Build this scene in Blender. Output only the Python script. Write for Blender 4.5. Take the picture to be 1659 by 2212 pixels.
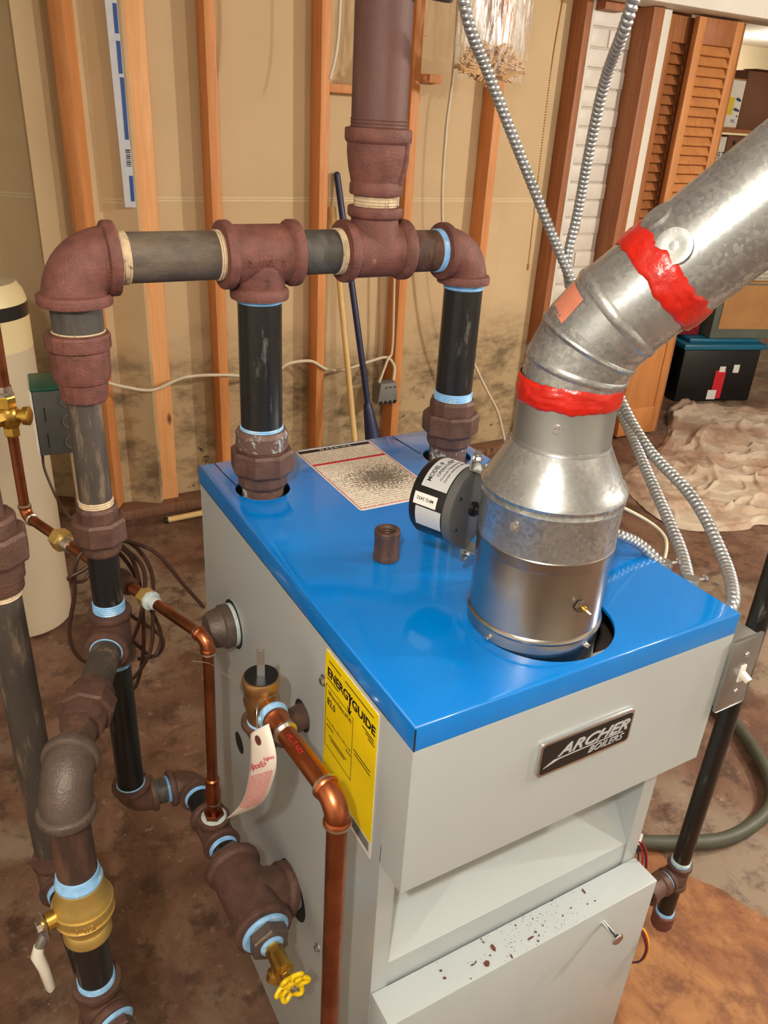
import bpy, bmesh, math, random
from mathutils import Vector, Matrix, noise
random.seed(7)
SC = bpy.context.scene
COL = SC.collection
for o in list(bpy.data.objects): bpy.data.objects.remove(o)

# ------------------------------------------------------------------ camera
V = Vector
cam_d = bpy.data.cameras.new('camera'); cam = bpy.data.objects.new('camera', cam_d); COL.objects.link(cam)
cr, cu, cf = V((0.87187471, -0.48679309, 0.05354412)), V((0.17797303, 0.41680847, 0.89140131)), V((0.45624564, 0.76766085, -0.45004081))
mw = Matrix((cr, cu, -cf)).transposed().to_4x4(); mw.translation = V((-0.32186, -0.46171, 1.50312))
cam.matrix_world = mw
cam_d.sensor_fit = 'VERTICAL'; cam_d.sensor_height = 36.0; cam_d.lens = 1706.94 * 36.0 / 2212.0
cam_d.clip_start = 0.02
SC.camera = cam
# ------------------------------------------------------------------ light
W = bpy.data.worlds.new('world'); SC.world = W; W.use_nodes = True
W.node_tree.nodes['Background'].inputs[0].default_value = (1.0, 0.86, 0.7, 1)
W.node_tree.nodes['Background'].inputs[1].default_value = 0.05
def bulb(name, loc, power, col=(1.0, 0.94, 0.85), rad=0.024):
    l = bpy.data.lights.new(name, 'POINT'); l.energy = power; l.color = col; l.shadow_soft_size = rad
    o = bpy.data.objects.new(name, l); o.location = loc; COL.objects.link(o); return o
bulb('bulb_light_near', (-0.55, -0.62, 1.86), 36)
bulb('bulb_light_front', (1.85, -0.73, 2.06), 44)
bulb('bulb_light_right', (3.2, -0.35, 2.06), 120)
bulb('bulb_light_storage', (5.4, 3.9, 2.0), 16)
VS = SC.view_settings
VS.view_transform = 'Standard'; VS.look = 'None'; VS.gamma = 1.0; VS.use_curve_mapping = False; VS.exposure = 0.45

# ------------------------------------------------------------------ materials
def s2l(c):
    return tuple((x/255/12.92 if x/255 <= 0.04045 else ((x/255+0.055)/1.055)**2.4) for x in c)
MATS = {}
class NT:
    def __init__(s, name):
        s.m = bpy.data.materials.new(name); s.m.use_nodes = True
        s.n = s.m.node_tree.nodes; s.l = s.m.node_tree.links
        s.b = s.n['Principled BSDF']; s.out = s.n['Material Output']
        s.tc = s.n.new('ShaderNodeTexCoord'); MATS[name] = s.m
    def map(s, scale=(1,1,1), rot=(0,0,0), loc=(0,0,0), src='Object'):
        n = s.n.new('ShaderNodeMapping'); n.inputs['Scale'].default_value = scale; n.inputs['Rotation'].default_value = rot; n.inputs['Location'].default_value = loc
        s.l.new(s.tc.outputs[src], n.inputs[0]); return n.outputs[0]
    def noise(s, vec, scale, detail=4, rough=0.55, dist=0):
        n = s.n.new('ShaderNodeTexNoise'); n.inputs['Scale'].default_value = scale; n.inputs['Detail'].default_value = detail
        n.inputs['Roughness'].default_value = rough; n.inputs['Distortion'].default_value = dist
        s.l.new(vec, n.inputs['Vector']); return n.outputs['Fac']
    def voro(s, vec, scale, feature='F1', out='Distance'):
        n = s.n.new('ShaderNodeTexVoronoi'); n.feature = feature; n.inputs['Scale'].default_value = scale
        s.l.new(vec, n.inputs['Vector']); return n.outputs[out]
    def ramp(s, fac, stops):
        n = s.n.new('ShaderNodeValToRGB'); e = n.color_ramp.elements
        while len(e) < len(stops): e.new(0.5)
        for i, (p, c) in enumerate(stops):
            e[i].position = p; e[i].color = (c, c, c, 1) if not isinstance(c, tuple) else (*c, 1)
        s.l.new(fac, n.inputs[0]); return n.outputs[0]
    def mix(s, fac, a, b, mode='MIX'):
        n = s.n.new('ShaderNodeMix'); n.data_type = 'RGBA'; n.blend_type = mode
        for sock, v in ((n.inputs[0], fac), (n.inputs[6], a), (n.inputs[7], b)):
            if isinstance(v, bpy.types.NodeSocket): s.l.new(v, sock)
            elif isinstance(v, tuple): sock.default_value = (*v, 1)
            else: sock.default_value = v
        return n.outputs[2]
    def math(s, op, a, b=0.0, clamp=False):
        n = s.n.new('ShaderNodeMath'); n.operation = op; n.use_clamp = clamp
        for sock, v in ((n.inputs[0], a), (n.inputs[1], b)):
            if isinstance(v, bpy.types.NodeSocket): s.l.new(v, sock)
            else: sock.default_value = v
        return n.outputs[0]
    def sep(s, vec):
        n = s.n.new('ShaderNodeSeparateXYZ'); s.l.new(vec, n.inputs[0]); return n.outputs
    def bump(s, h, strength=0.2, dist=0.002):
        n = s.n.new('ShaderNodeBump'); n.inputs['Strength'].default_value = strength; n.inputs['Distance'].default_value = dist
        s.l.new(h, n.inputs['Height']); s.l.new(n.outputs[0], s.b.inputs['Normal'])
    def set(s, col=None, rough=None, metal=None, coat=None, spec=None, trans=None, alpha=None):
        for k, v in (('Base Color', col), ('Roughness', rough), ('Metallic', metal), ('Coat Weight', coat), ('Specular IOR Level', spec), ('Transmission Weight', trans), ('Alpha', alpha)):
            if v is None: continue
            if isinstance(v, bpy.types.NodeSocket): s.l.new(v, s.b.inputs[k])
            elif isinstance(v, tuple): s.b.inputs[k].default_value = (*v, 1)
            else: s.b.inputs[k].default_value = v
        return s
def simple(name, rgb, rough=0.5, metal=0.0, var=0.12, scale=30, bump=0.0, bscale=300, coat=0.0, dirt=None, spec=0.5):
    t = NT(name); c = s2l(rgb); v = t.map()
    f = t.noise(v, scale, 4)
    d = tuple(x*(1-var) for x in c); u = tuple(min(1, x*(1+var)) for x in c)
    col = t.ramp(f, [(0.3, d), (0.7, u)])
    if dirt:
        f2 = t.ramp(t.noise(v, dirt[1], 6, 0.65), [(dirt[2], 0.0), (dirt[3], 1.0)])
        col = t.mix(f2, col, s2l(dirt[0]))
    t.set(col, rough, metal, coat, spec)
    if bump: t.bump(t.noise(v, bscale, 3), bump, 0.002)
    return t.m
def metal_pipe(name, rgb, rough, scuff_rgb, lo, hi, metal=0.0, scuff_scale=26, stretch=(1,1,0.18), bump=0.1):
    t = NT(name); v = t.map(); vs = t.map(scale=stretch)
    f = t.noise(vs, scuff_scale*1.6, 9, 0.78); col = t.mix(t.ramp(f, [(lo-0.07, 0.0), (hi-0.07, 0.85)]), s2l(rgb), s2l(scuff_rgb))
    col = t.mix(t.ramp(t.noise(v, 9, 3), [(0.35, 0.0), (0.75, 0.45)]), col, tuple(x*0.5 for x in s2l(rgb)))
    t.set(col, rough, metal); t.bump(t.noise(v, 500, 3), bump, 0.001); return t.m

simple('iron_red', (112, 67, 58), 0.6, 0.0, 0.26, 60, 0.7, 420, dirt=((168, 128, 110), 30, 0.66, 0.78))
simple('iron_brown', (94, 66, 55), 0.48, 0.1, 0.28, 50, 0.6, 420, dirt=((150, 120, 100), 34, 0.68, 0.8))
simple('iron_grey', (98, 84, 76), 0.42, 0.3, 0.24, 40, 0.5, 420, dirt=((92, 50, 36), 20, 0.58, 0.75))
metal_pipe('pipe_new', (30, 29, 29), 0.3, (170, 165, 155), 0.66, 0.8)
metal_pipe('pipe_header', (88, 78, 70), 0.5, (142, 122, 100), 0.5, 0.8, stretch=(0.35,1,1))
metal_pipe('pipe_grey', (72, 68, 62), 0.5, (112, 110, 100), 0.55, 0.75)
metal_pipe('pipe_old', (74, 66, 60), 0.5, (176, 150, 122), 0.6, 0.8)
metal_pipe('pipe_rusty', (70, 52, 44), 0.55, (132, 92, 74), 0.5, 0.75)
metal_pipe('pipe_main', (96, 62, 55), 0.6, (120, 84, 76), 0.5, 0.9, bump=0.4)
simple('sealant_blue', (140, 192, 238), 0.35, 0, 0.18, 90, 0.2, 900, dirt=((205, 225, 238), 60, 0.55, 0.7))
simple('sealant_tan', (205, 182, 150), 0.6, 0, 0.2, 90, 0.3, 900, dirt=((110, 80, 66), 120, 0.56, 0.68))
simple('sealant_pale', (196, 208, 206), 0.5, 0, 0.15, 90, 0.3, 700, dirt=((70, 64, 60), 80, 0.6, 0.72))
t = NT('sealant_smear'); v = t.map(); f = t.ramp(t.noise(v, 55, 7, 0.72, 0.8), [(0.54, 0.0), (0.62, 0.9)])
t.set(t.mix(f, s2l((104, 78, 68)), s2l((206, 220, 218))), 0.5); t.bump(f, 0.5, 0.0015)
simple('copper', (196, 116, 76), 0.3, 1.0, 0.2, 16, 0.03, 300, dirt=((120, 62, 40), 14, 0.5, 0.75))
simple('copper_dark', (172, 106, 72), 0.36, 1.0, 0.2, 16, 0.03, 300, dirt=((118, 66, 44), 14, 0.45, 0.75))
simple('brass', (218, 178, 88), 0.28, 1.0, 0.1, 20, 0.05, 300)
simple('brass_satin', (226, 196, 118), 0.45, 0.85, 0.1, 20, 0.2, 700)
simple('bronze', (196, 158, 112), 0.36, 1.0, 0.15, 20, 0.1, 500)
simple('solder', (214, 208, 200), 0.3, 1.0, 0.1, 60)
simple('steel', (200, 198, 192), 0.25, 1.0, 0.06, 40)
simple('zinc', (176, 176, 172), 0.38, 0.9, 0.12, 30)
simple('red_putty', (186, 27, 14), 0.3, 0, 0.15, 40, 0.5, 120, coat=0.3)
simple('panel_white', (182, 189, 190), 0.24, 0, 0.025, 4, 0.02, 250, spec=0.45)
simple('dark_gap', (22, 20, 18), 0.8)
simple('black_plastic', (22, 22, 23), 0.32, 0, 0.05)
simple('grey_plastic', (84, 84, 84), 0.45, 0, 0.05)
simple('label_white', (226, 224, 218), 0.4, 0, 0.03)
simple('label_silver', (196, 198, 200), 0.35, 0.15, 0.04)
simple('label_yellow', (248, 216, 10), 0.3, 0, 0.02, spec=0.4)
simple('ink_black', (16, 15, 14), 0.5, 0, 0.02)
simple('ink_red', (200, 30, 44), 0.5, 0, 0.02)
simple('orange_tri', (214, 160, 84), 0.5)
simple('ivory', (238, 232, 220), 0.3, 0, 0.02)
simple('handle_yellow', (250, 208, 10), 0.3, 0, 0.06, coat=0.3)
simple('chrome', (225, 225, 228), 0.12, 1.0, 0.02)
simple('tank_lit', (226, 208, 158), 0.4, 0, 0.03, 4)  # upper tank jacket, the light falling on it put into the colour
simple('tank_shaded', (204, 188, 160), 0.45, 0, 0.05, 4, dirt=((150, 128, 98), 6, 0.68, 0.8))  # lower tank jacket, greyed to paint in the shadow over it
simple('tank_top', (186, 170, 138), 0.5, 0, 0.05)
simple('box_green', (26, 92, 74), 0.4, 0.1, 0.05)
simple('box_grey', (96, 98, 96), 0.4, 0.35, 0.05)
simple('wire_brown', (74, 46, 36), 0.45, 0, 0.1)
simple('wire_white', (222, 208, 180), 0.5, 0, 0.06)
simple('wire_red', (170, 30, 40), 0.4); simple('wire_black', (20, 20, 20), 0.4); simple('wire_yellow', (230, 190, 40), 0.4); simple('wire_purple', (72, 40, 60), 0.4)
simple('broom_yellow', (226, 190, 124), 0.5, 0, 0.08, 12)
simple('navy', (28, 34, 74), 0.4, 0, 0.08)
simple('hose', (74, 76, 62), 0.55, 0, 0.15, 20)
simple('cardboard', (172, 124, 74), 0.75, 0, 0.12, 8, 0.1, 300)
simple('cardboard_dark', (112, 72, 46), 0.8, 0, 0.1, 6)
simple('crate_green', (92, 98, 86), 0.7, 0, 0.12, 10)
simple('teal_lid', (20, 96, 124), 0.35, 0, 0.06)
simple('tote_black', (18, 17, 18), 0.4, 0, 0.06)
simple('red_box', (120, 20, 30), 0.5)
simple('paint_white', (224, 218, 204), 0.5, 0, 0.04, 6)
simple('tag_paper', (232, 220, 208), 0.6, 0, 0.03)
simple('logo_yellow', (220, 190, 60), 0.6); simple('logo_blue', (60, 70, 92), 0.6)
simple('strip_white', (206, 208, 214), 0.5, 0, 0.04); simple('strip_blue', (34, 78, 150), 0.5)
simple('rust_flake', (92, 48, 38), 0.75, 0, 0.3, 300)
simple('grout_white', (196, 186, 172), 0.7, 0, 0.06, 10)
simple('brick_white', (222, 214, 202), 0.45, 0, 0.06, 14, 0.4, 60)
simple('outlet_grey', (128, 128, 124), 0.5, 0.2, 0.06)
simple('sticker_orange', (196, 120, 96), 0.5, 0, 0.12, 60)

def wood(name, a, b, knot=True, gs=1.0):
    t = NT(name); v = t.map(scale=(1, 1, 0.06)); w = t.map()
    oi = t.n.new('ShaderNodeObjectInfo')
    add = t.n.new('ShaderNodeVectorMath'); add.operation = 'ADD'; sc = t.n.new('ShaderNodeVectorMath'); sc.operation = 'SCALE'
    cmb = t.n.new('ShaderNodeCombineXYZ')
    for i in range(3): t.l.new(oi.outputs['Random'], cmb.inputs[i])
    t.l.new(cmb.outputs[0], sc.inputs[0]); sc.inputs['Scale'].default_value = 13.0
    t.l.new(v, add.inputs[0]); t.l.new(sc.outputs[0], add.inputs[1])
    f = t.noise(add.outputs[0], 60*gs, 6, 0.6, 1.2); g = t.noise(add.outputs[0], 11*gs, 3, 0.5, 0.8)
    col = t.ramp(f, [(0.32, s2l(a)), (0.68, s2l(b))])
    col = t.mix(t.ramp(g, [(0.35, 0.0), (0.7, 0.35)]), col, tuple(x*0.62 for x in s2l(a)))
    if knot:
        k = t.map(scale=(9, 9, 3.2)); kk = t.voro(k, 1.0)
        col = t.mix(t.ramp(kk, [(0.05, 0.9), (0.11, 0.0)]), col, s2l((74, 40, 22)))
    t.set(col, 0.55); t.bump(f, 0.08, 0.001); return t.m
wood('wood_pine', (236, 166, 104), (250, 190, 128)); wood('wood_fir', (212, 136, 76), (232, 160, 96)); wood('wood_red', (146, 88, 52), (176, 112, 68))
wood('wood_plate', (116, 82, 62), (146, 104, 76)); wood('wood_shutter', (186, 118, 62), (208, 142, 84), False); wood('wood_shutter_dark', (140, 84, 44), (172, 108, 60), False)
wood('wood_pin', (214, 166, 110), (236, 198, 146), False)

# galvanised steel with spangle
def galv(name, rgb, rough, span):
    t = NT(name); v = t.map(); c = s2l(rgb)
    cell = t.n.new('ShaderNodeTexVoronoi'); cell.inputs['Scale'].default_value = span; t.l.new(v, cell.inputs['Vector'])
    bw = t.n.new('ShaderNodeRGBToBW'); t.l.new(cell.outputs['Color'], bw.inputs[0])
    n1 = t.noise(v, 14, 4)
    f = t.math('MULTIPLY', bw.outputs[0], t.ramp(n1, [(0.35, 0.15), (0.65, 1.0)]))
    col = t.ramp(f, [(0.1, c), (0.6, tuple(x*0.62 for x in c))])
    r = t.math('ADD', t.math('MULTIPLY', f, 0.25), rough)
    t.set(col, r, 0.82); t.bump(n1, 0.05, 0.004); return t.m
galv('galvanised', (196, 199, 200), 0.2, 260); simple('galv_plain', (166, 169, 168), 0.34, 0.85, 0.06, 9)
simple('damper_steel', (186, 182, 176), 0.22, 1.0, 0.08, 12, 0.03, 40)
simple('conduit_steel', (190, 193, 194), 0.36, 0.8, 0.08, 60)

# blue enamel lid: glossy, with dust specks and rust dust round the risers
t = NT('lid_blue'); v = t.map(); c = s2l((0, 118, 200))
col = t.ramp(t.noise(v, 5, 3), [(0.3, s2l((0, 116, 204))), (0.7, s2l((0, 126, 214)))])
spk = t.ramp(t.voro(v, 70), [(0.0, 1.0), (0.035, 0.0)]); pick = t.ramp(t.noise(v, 21, 2), [(0.56, 0.0), (0.6, 1.0)])
col = t.mix(t.math('MULTIPLY', spk, pick), col, s2l((200, 190, 170)))
spk2 = t.ramp(t.voro(t.map(loc=(0.3, 0.7, 0)), 95), [(0.0, 1.0), (0.04, 0.0)]); pick2 = t.ramp(t.noise(v, 17, 2), [(0.52, 0.0), (0.56, 1.0)])
col = t.mix(t.math('MULTIPLY', spk2, pick2), col, s2l((30, 30, 40)))
for cx, cy in ((-0.167, 0.21), (0.158, 0.21)):
    dvec = t.n.new('ShaderNodeVectorMath'); dvec.operation = 'DISTANCE'; t.l.new(v, dvec.inputs[0]); dvec.inputs[1].default_value = (cx, cy, 0)
    d = dvec.outputs['Value']; ring = t.math('MULTIPLY', t.ramp(d, [(0.03, 0.0), (0.045, 1.0), (0.075, 0.0)]) , t.ramp(t.noise(v, 26, 5, 0.7), [(0.48, 0.0), (0.66, 0.75)]))
    col = t.mix(ring, col, s2l((96, 42, 42)))
t.set(col, 0.13, 0, 0.5, 0.5); t.bump(t.noise(v, 14, 2), 0.035, 0.01)

# drywall with a water-stained, mouldy lower part
t = NT('drywall'); v = t.map(); z = t.sep(v)[2]
base = t.ramp(t.noise(v, 2.2, 3), [(0.3, s2l((204, 177, 136))), (0.7, s2l((216, 190, 150)))])
edge = t.math('ADD', z, t.math('MULTIPLY', t.noise(v, 2.0, 4), 0.5))
low = t.ramp(edge, [(0.78, 1.0), (0.95, 0.0)])
m1 = t.ramp(t.noise(t.map(scale=(1, 1, 1.8)), 7, 8, 0.68), [(0.46, 0.0), (0.66, 1.0)])
stain = t.mix(m1, s2l((186, 162, 124)), s2l((108, 90, 64)))
col = t.mix(t.math('MULTIPLY', low, 0.9), base, stain)
spots = t.math('MULTIPLY', t.ramp(t.noise(t.map(scale=(1, 1, 1.3)), 15, 6, 0.7), [(0.60, 0.0), (0.68, 1.0)]), t.ramp(edge, [(0.45, 1.0), (0.85, 0.0)]))
col = t.mix(spots, col, s2l((44, 36, 26)))
pin = t.ramp(t.voro(v, 7), [(0.02, 1.0), (0.035, 0.0)])
col = t.mix(t.math('MULTIPLY', pin, 0.6), col, s2l((110, 80, 50)))
t.set(col, 0.85); t.bump(t.noise(v, 60, 3), 0.08, 0.003)
simple('joint_paper', (222, 204, 166), 0.85, 0, 0.04)

# concrete floor
t = NT('concrete'); v = t.map()
c1 = t.ramp(t.noise(v, 3.2, 10, 0.68, 0.5), [(0.34, s2l((82, 56, 44))), (0.5, s2l((118, 86, 68))), (0.64, s2l((138, 108, 88)))])
gr = t.ramp(t.noise(t.map(loc=(3.1, 1.2, 0)), 1.7, 8, 0.65), [(0.52, 0.0), (0.60, 0.85)])
col = t.mix(gr, c1, s2l((146, 128, 108)))
col = t.mix(t.ramp(t.noise(v, 11, 9, 0.75), [(0.50, 0.0), (0.62, 0.85)]), col, s2l((74, 50, 40)))
sc2 = t.ramp(t.noise(t.map(loc=(1, 5, 0)), 26, 8, 0.75), [(0.58, 0.0), (0.66, 0.7)])
col = t.mix(sc2, col, s2l((166, 138, 116)))
sp = t.math('MULTIPLY', t.ramp(t.voro(v, 55), [(0.04, 1.0), (0.12, 0.0)]), t.ramp(t.noise(v, 9, 3), [(0.5, 0.0), (0.6, 0.9)]))
col = t.mix(sp, col, s2l((200, 176, 150)))
rr = t.ramp(t.noise(v, 5, 6, 0.7), [(0.35, 0.26), (0.65, 0.62)])
t.set(col, rr); t.bump(t.noise(v, 34, 9, 0.72), 0.4, 0.008)

t = NT('plywood'); v = t.map()
c1 = t.ramp(t.noise(t.map(scale=(1, 0.5, 1)), 9, 8, 0.65, 0.6), [(0.32, s2l((98, 58, 36))), (0.48, s2l((142, 92, 54))), (0.68, s2l((180, 128, 78)))])
col = t.mix(t.ramp(t.noise(v, 14, 6, 0.7), [(0.48, 0.0), (0.64, 0.75)]), c1, s2l((98, 54, 34)))
t.set(col, 0.7); t.bump(t.noise(v, 12, 5), 0.2, 0.006)

t = NT('dropcloth'); v = t.map()
c1 = t.ramp(t.noise(v, 3.0, 7, 0.62), [(0.42, s2l((204, 188, 166))), (0.56, s2l((174, 144, 122))), (0.70, s2l((138, 106, 88)))])
t.set(c1, 0.9); t.bump(t.noise(v, 24, 5), 0.35, 0.01)

# fine print: rows of illegible type
def print_mat(name, paper, ink, rows, axis_row, axis_col, stain=None, ink_amt=0.62):
    t = NT(name); v = t.map(); o = t.sep(v)
    r = t.math('FRACT', t.math('MULTIPLY', o[axis_row], rows)); rowmask = t.ramp(r, [(0.25, 0.0), (0.32, 1.0), (0.72, 1.0), (0.8, 0.0)])
    sc = [1, 1, 1]; sc[axis_row] = rows/520.0; sc[axis_col] = 1.0
    nz = t.noise(t.map(scale=tuple(sc)), 620, 2); gl = t.ramp(nz, [(0.45, 0.0), (0.5, 1.0)])
    col = t.mix(t.math('MULTIPLY', t.math('MULTIPLY', rowmask, gl), ink_amt), s2l(paper), s2l(ink))
    if stain:
        (sx, sy, rx, ry, srgb) = stain
        d = t.n.new('ShaderNodeVectorMath'); d.operation = 'LENGTH'; t.l.new(t.map(scale=(1/rx, 1/ry, 0), loc=(-sx/rx, -sy/ry, 0)), d.inputs[0])
        core = t.ramp(d.outputs['Value'], [(0.0, 1.0), (0.35, 0.62), (1.0, 0.0)])
        g = t.noise(v, 330, 4, 0.7); thr = t.math('SUBTRACT', 0.68, t.math('MULTIPLY', core, 0.34))
        col = t.mix(t.math('MULTIPLY', t.math('GREATER_THAN', g, thr), 0.85), col, s2l(srgb))
    t.set(col, 0.45); return t.m
print_mat('print_warning', (236, 224, 204), (40, 34, 30), 150, 1, 0, (0.016, -0.025, 0.10, 0.075, (52, 28, 24)), 0.5)
print_mat('print_tag', (226, 178, 172), (190, 60, 70), 230, 2, 1, None, 0.5)
print_mat('print_silver', (198, 200, 202), (40, 40, 44), 300, 2, 0)
print_mat('print_carton', (206, 198, 182), (60, 60, 60), 40, 2, 0)

# clear plastic bag
t = NT('bag_plastic'); v = t.map(scale=(1, 1, 0.12))
tr = t.n.new('ShaderNodeBsdfTransparent'); gl = t.n.new('ShaderNodeBsdfPrincipled'); gl.inputs['Base Color'].default_value = (0.95, 0.9, 0.85, 1); gl.inputs['Roughness'].default_value = 0.25
mx = t.n.new('ShaderNodeMixShader'); f = t.ramp(t.noise(v, 85, 5, 0.7), [(0.46, 0.05), (0.58, 0.85)])
f = t.math('MULTIPLY', f, t.ramp(t.sep(t.tc.outputs['Generated'])[2], [(0.05, 0.25), (0.35, 1.0)]))
t.l.new(f, mx.inputs[0]); t.l.new(tr.outputs[0], mx.inputs[1]); t.l.new(gl.outputs[0], mx.inputs[2]); t.l.new(mx.outputs[0], t.out.inputs[0])

# ------------------------------------------------------------------ geometry helpers
def perp(d):
    d = V(d).normalized(); a = V((0, 0, 1)) if abs(d.z) < 0.9 else V((1, 0, 0))
    u = d.cross(a).normalized(); return d, u, d.cross(u).normalized()
class MB:
    def __init__(s): s.v = []; s.f = []
    def quad(s, a, b, c, d):
        n = len(s.v); s.v += [V(a), V(b), V(c), V(d)]; s.f.append((n, n+1, n+2, n+3)); return s
    def obox(s, c, sx, sy, sz, ax=None, ay=None, az=None):
        c = V(c); ax = V(ax or (1, 0, 0)); ay = V(ay or (0, 1, 0)); az = V(az or (0, 0, 1)); n = len(s.v)
        for k in (-1, 1):
            for j in (-1, 1):
                for i in (-1, 1): s.v.append(c + ax*(i*sx/2) + ay*(j*sy/2) + az*(k*sz/2))
        for q in ((0, 2, 3, 1), (4, 5, 7, 6), (0, 1, 5, 4), (2, 6, 7, 3), (0, 4, 6, 2), (1, 3, 7, 5)): s.f.append(tuple(n+i for i in q))
        return s
    def box(s, x0, y0, z0, x1, y1, z1): return s.obox(((x0+x1)/2, (y0+y1)/2, (z0+z1)/2), x1-x0, y1-y0, z1-z0)
    def lathe(s, o, d, prof, seg=40, cap=True, phase=0.0):
        o = V(o); d, u, w = perp(d); n = len(s.v)
        for r, h in prof:
            for i in range(seg):
                a = 2*math.pi*i/seg + phase; s.v.append(o + d*h + (u*math.cos(a) + w*math.sin(a))*r)
        for k in range(len(prof)-1):
            for i in range(seg):
                j = (i+1) % seg; s.f.append((n+k*seg+i, n+k*seg+j, n+(k+1)*seg+j, n+(k+1)*seg+i))
        if cap:
            s.f.append(tuple(n+i for i in reversed(range(seg)))); m = n+(len(prof)-1)*seg; s.f.append(tuple(m+i for i in range(seg)))
        return s
    def cyl(s, a, b, r, seg=40):
        a, b = V(a), V(b); return s.lathe(a, b-a, [(r, 0), (r, (b-a).length)], seg)
    def tube(s, pts, r, seg=16, cap=True, rf=None):
        pts = [V(p) for p in pts]; n = len(s.v); N = len(pts); u = None
        for k, p in enumerate(pts):
            d = (pts[min(k+1, N-1)] - pts[max(k-1, 0)]).normalized()
            if u is None: _, u, _ = perp(d)
            u = (u - d*u.dot(d)).normalized(); w = d.cross(u)
            for i in range(seg):
                a = 2*math.pi*i/seg; rr = rf(k, a) if rf else (r[k] if isinstance(r, (list, tuple)) else r)
                s.v.append(p + (u*math.cos(a) + w*math.sin(a))*rr)
        for k in range(N-1):
            for i in range(seg):
                j = (i+1) % seg; s.f.append((n+k*seg+i, n+k*seg+j, n+(k+1)*seg+j, n+(k+1)*seg+i))
        if cap:
            s.f.append(tuple(n+i for i in reversed(range(seg)))); m = n+(N-1)*seg; s.f.append(tuple(m+i for i in range(seg)))
        return s
    def prism(s, poly, o, u, v_, n_, th):
        o, u, v_, n_ = V(o), V(u), V(v_), V(n_); n = len(s.v); k = len(poly)
        for t_ in (0, th):
            for a, b in poly: s.v.append(o + u*a + v_*b + n_*t_)
        s.f.append(tuple(n+i for i in reversed(range(k)))); s.f.append(tuple(n+k+i for i in range(k)))
        for i in range(k): j = (i+1) % k; s.f.append((n+i, n+j, n+k+j, n+k+i))
        return s
    def sphere(s, c, r, seg=16, rings=10):
        return s.lathe(V(c)-V((0, 0, r)), (0, 0, 1), [(max(1e-4, r*math.sin(math.pi*i/rings)), r-r*math.cos(math.pi*i/rings)) for i in range(rings+1)], seg)
    def build(s, name, mat, parent=None, angle=35, bevel=0.0, loc=None):
        me = bpy.data.meshes.new(name)
        if parent is not None: off = root_loc(parent)
        else:
            xs = [p.x for p in s.v]; ys = [p.y for p in s.v]; zs = [p.z for p in s.v]
            off = V(loc) if loc is not None else V(((min(xs)+max(xs))/2, (min(ys)+max(ys))/2, min(zs)))
        me.from_pydata([tuple(p-off) for p in s.v], [], s.f)
        bm = bmesh.new(); bm.from_mesh(me); bmesh.ops.recalc_face_normals(bm, faces=bm.faces[:])
        if bevel: bmesh.ops.bevel(bm, geom=[e for e in bm.edges if e.calc_face_angle(0) > 0.6], offset=bevel, segments=2, affect='EDGES', profile=0.5)
        bm.to_mesh(me); bm.free()
        me.shade_smooth(); me.set_sharp_from_angle(angle=math.radians(angle))
        me.materials.append(MATS[mat])
        o = bpy.data.objects.new(name, me); COL.objects.link(o)
        if parent is None: o.location = off
        else: o.parent = parent
        return o
def root_loc(o):
    while o.parent is not None: o = o.parent
    return V(o.location)
def tag(o, label, cat, group=None):
    o['label'] = label; o['category'] = cat
    if group: o['group'] = group
    return o
def struct(o): o['kind'] = 'structure'; return o
def thing(name, label, cat, loc, group=None):
    o = bpy.data.objects.new(name, None); o.empty_display_size = 0.05; o.location = loc; COL.objects.link(o); return tag(o, label, cat, group)
def spline(pts, n=10):
    pts = [V(p) for p in pts]; P = [pts[0]*2-pts[1]] + pts + [pts[-1]*2-pts[-2]]; out = []
    for i in range(1, len(P)-2):
        for k in range(n):
            t = k/n; a, b, c, d = P[i-1], P[i], P[i+1], P[i+2]
            out.append(0.5*((2*b) + (c-a)*t + (2*a-5*b+4*c-d)*t*t + (3*b-a-3*c+d)*t**3))
    return out + [pts[-1]]
def text(name, s, o, right, up, size, mat, parent, depth=0.0004, align='LEFT', shear=0.0, bold=0.0, sx=1.0, wrap=None):
    cu_ = bpy.data.curves.new(name, 'FONT'); cu_.body = s; cu_.size = 1.0; cu_.align_x = align; cu_.shear = shear; cu_.offset = bold; cu_.extrude = 0.5; cu_.resolution_u = 3
    ob = bpy.data.objects.new(name, cu_); COL.objects.link(ob)
    me = bpy.data.meshes.new_from_object(ob.evaluated_get(bpy.context.evaluated_depsgraph_get())) if False else None
    bpy.context.view_layer.update()
    dg = bpy.context.evaluated_depsgraph_get(); me = bpy.data.meshes.new_from_object(ob.evaluated_get(dg))
    bpy.data.objects.remove(ob); me.name = name
    right, up = V(right).normalized(), V(up).normalized(); nn = right.cross(up); o = V(o); off = root_loc(parent)
    for p in me.vertices:
        x, y, z = p.co
        q = o + right*(x*size*sx) + up*(y*size) + nn*((z+0.5)*depth)
        if wrap: q = wrap(x*size*sx, y*size, (z+0.5)*depth)
        p.co = q - off
    me.materials.clear(); me.materials.append(MATS[mat])
    ob = bpy.data.objects.new(name, me); COL.objects.link(ob); ob.parent = parent; return ob

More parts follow.
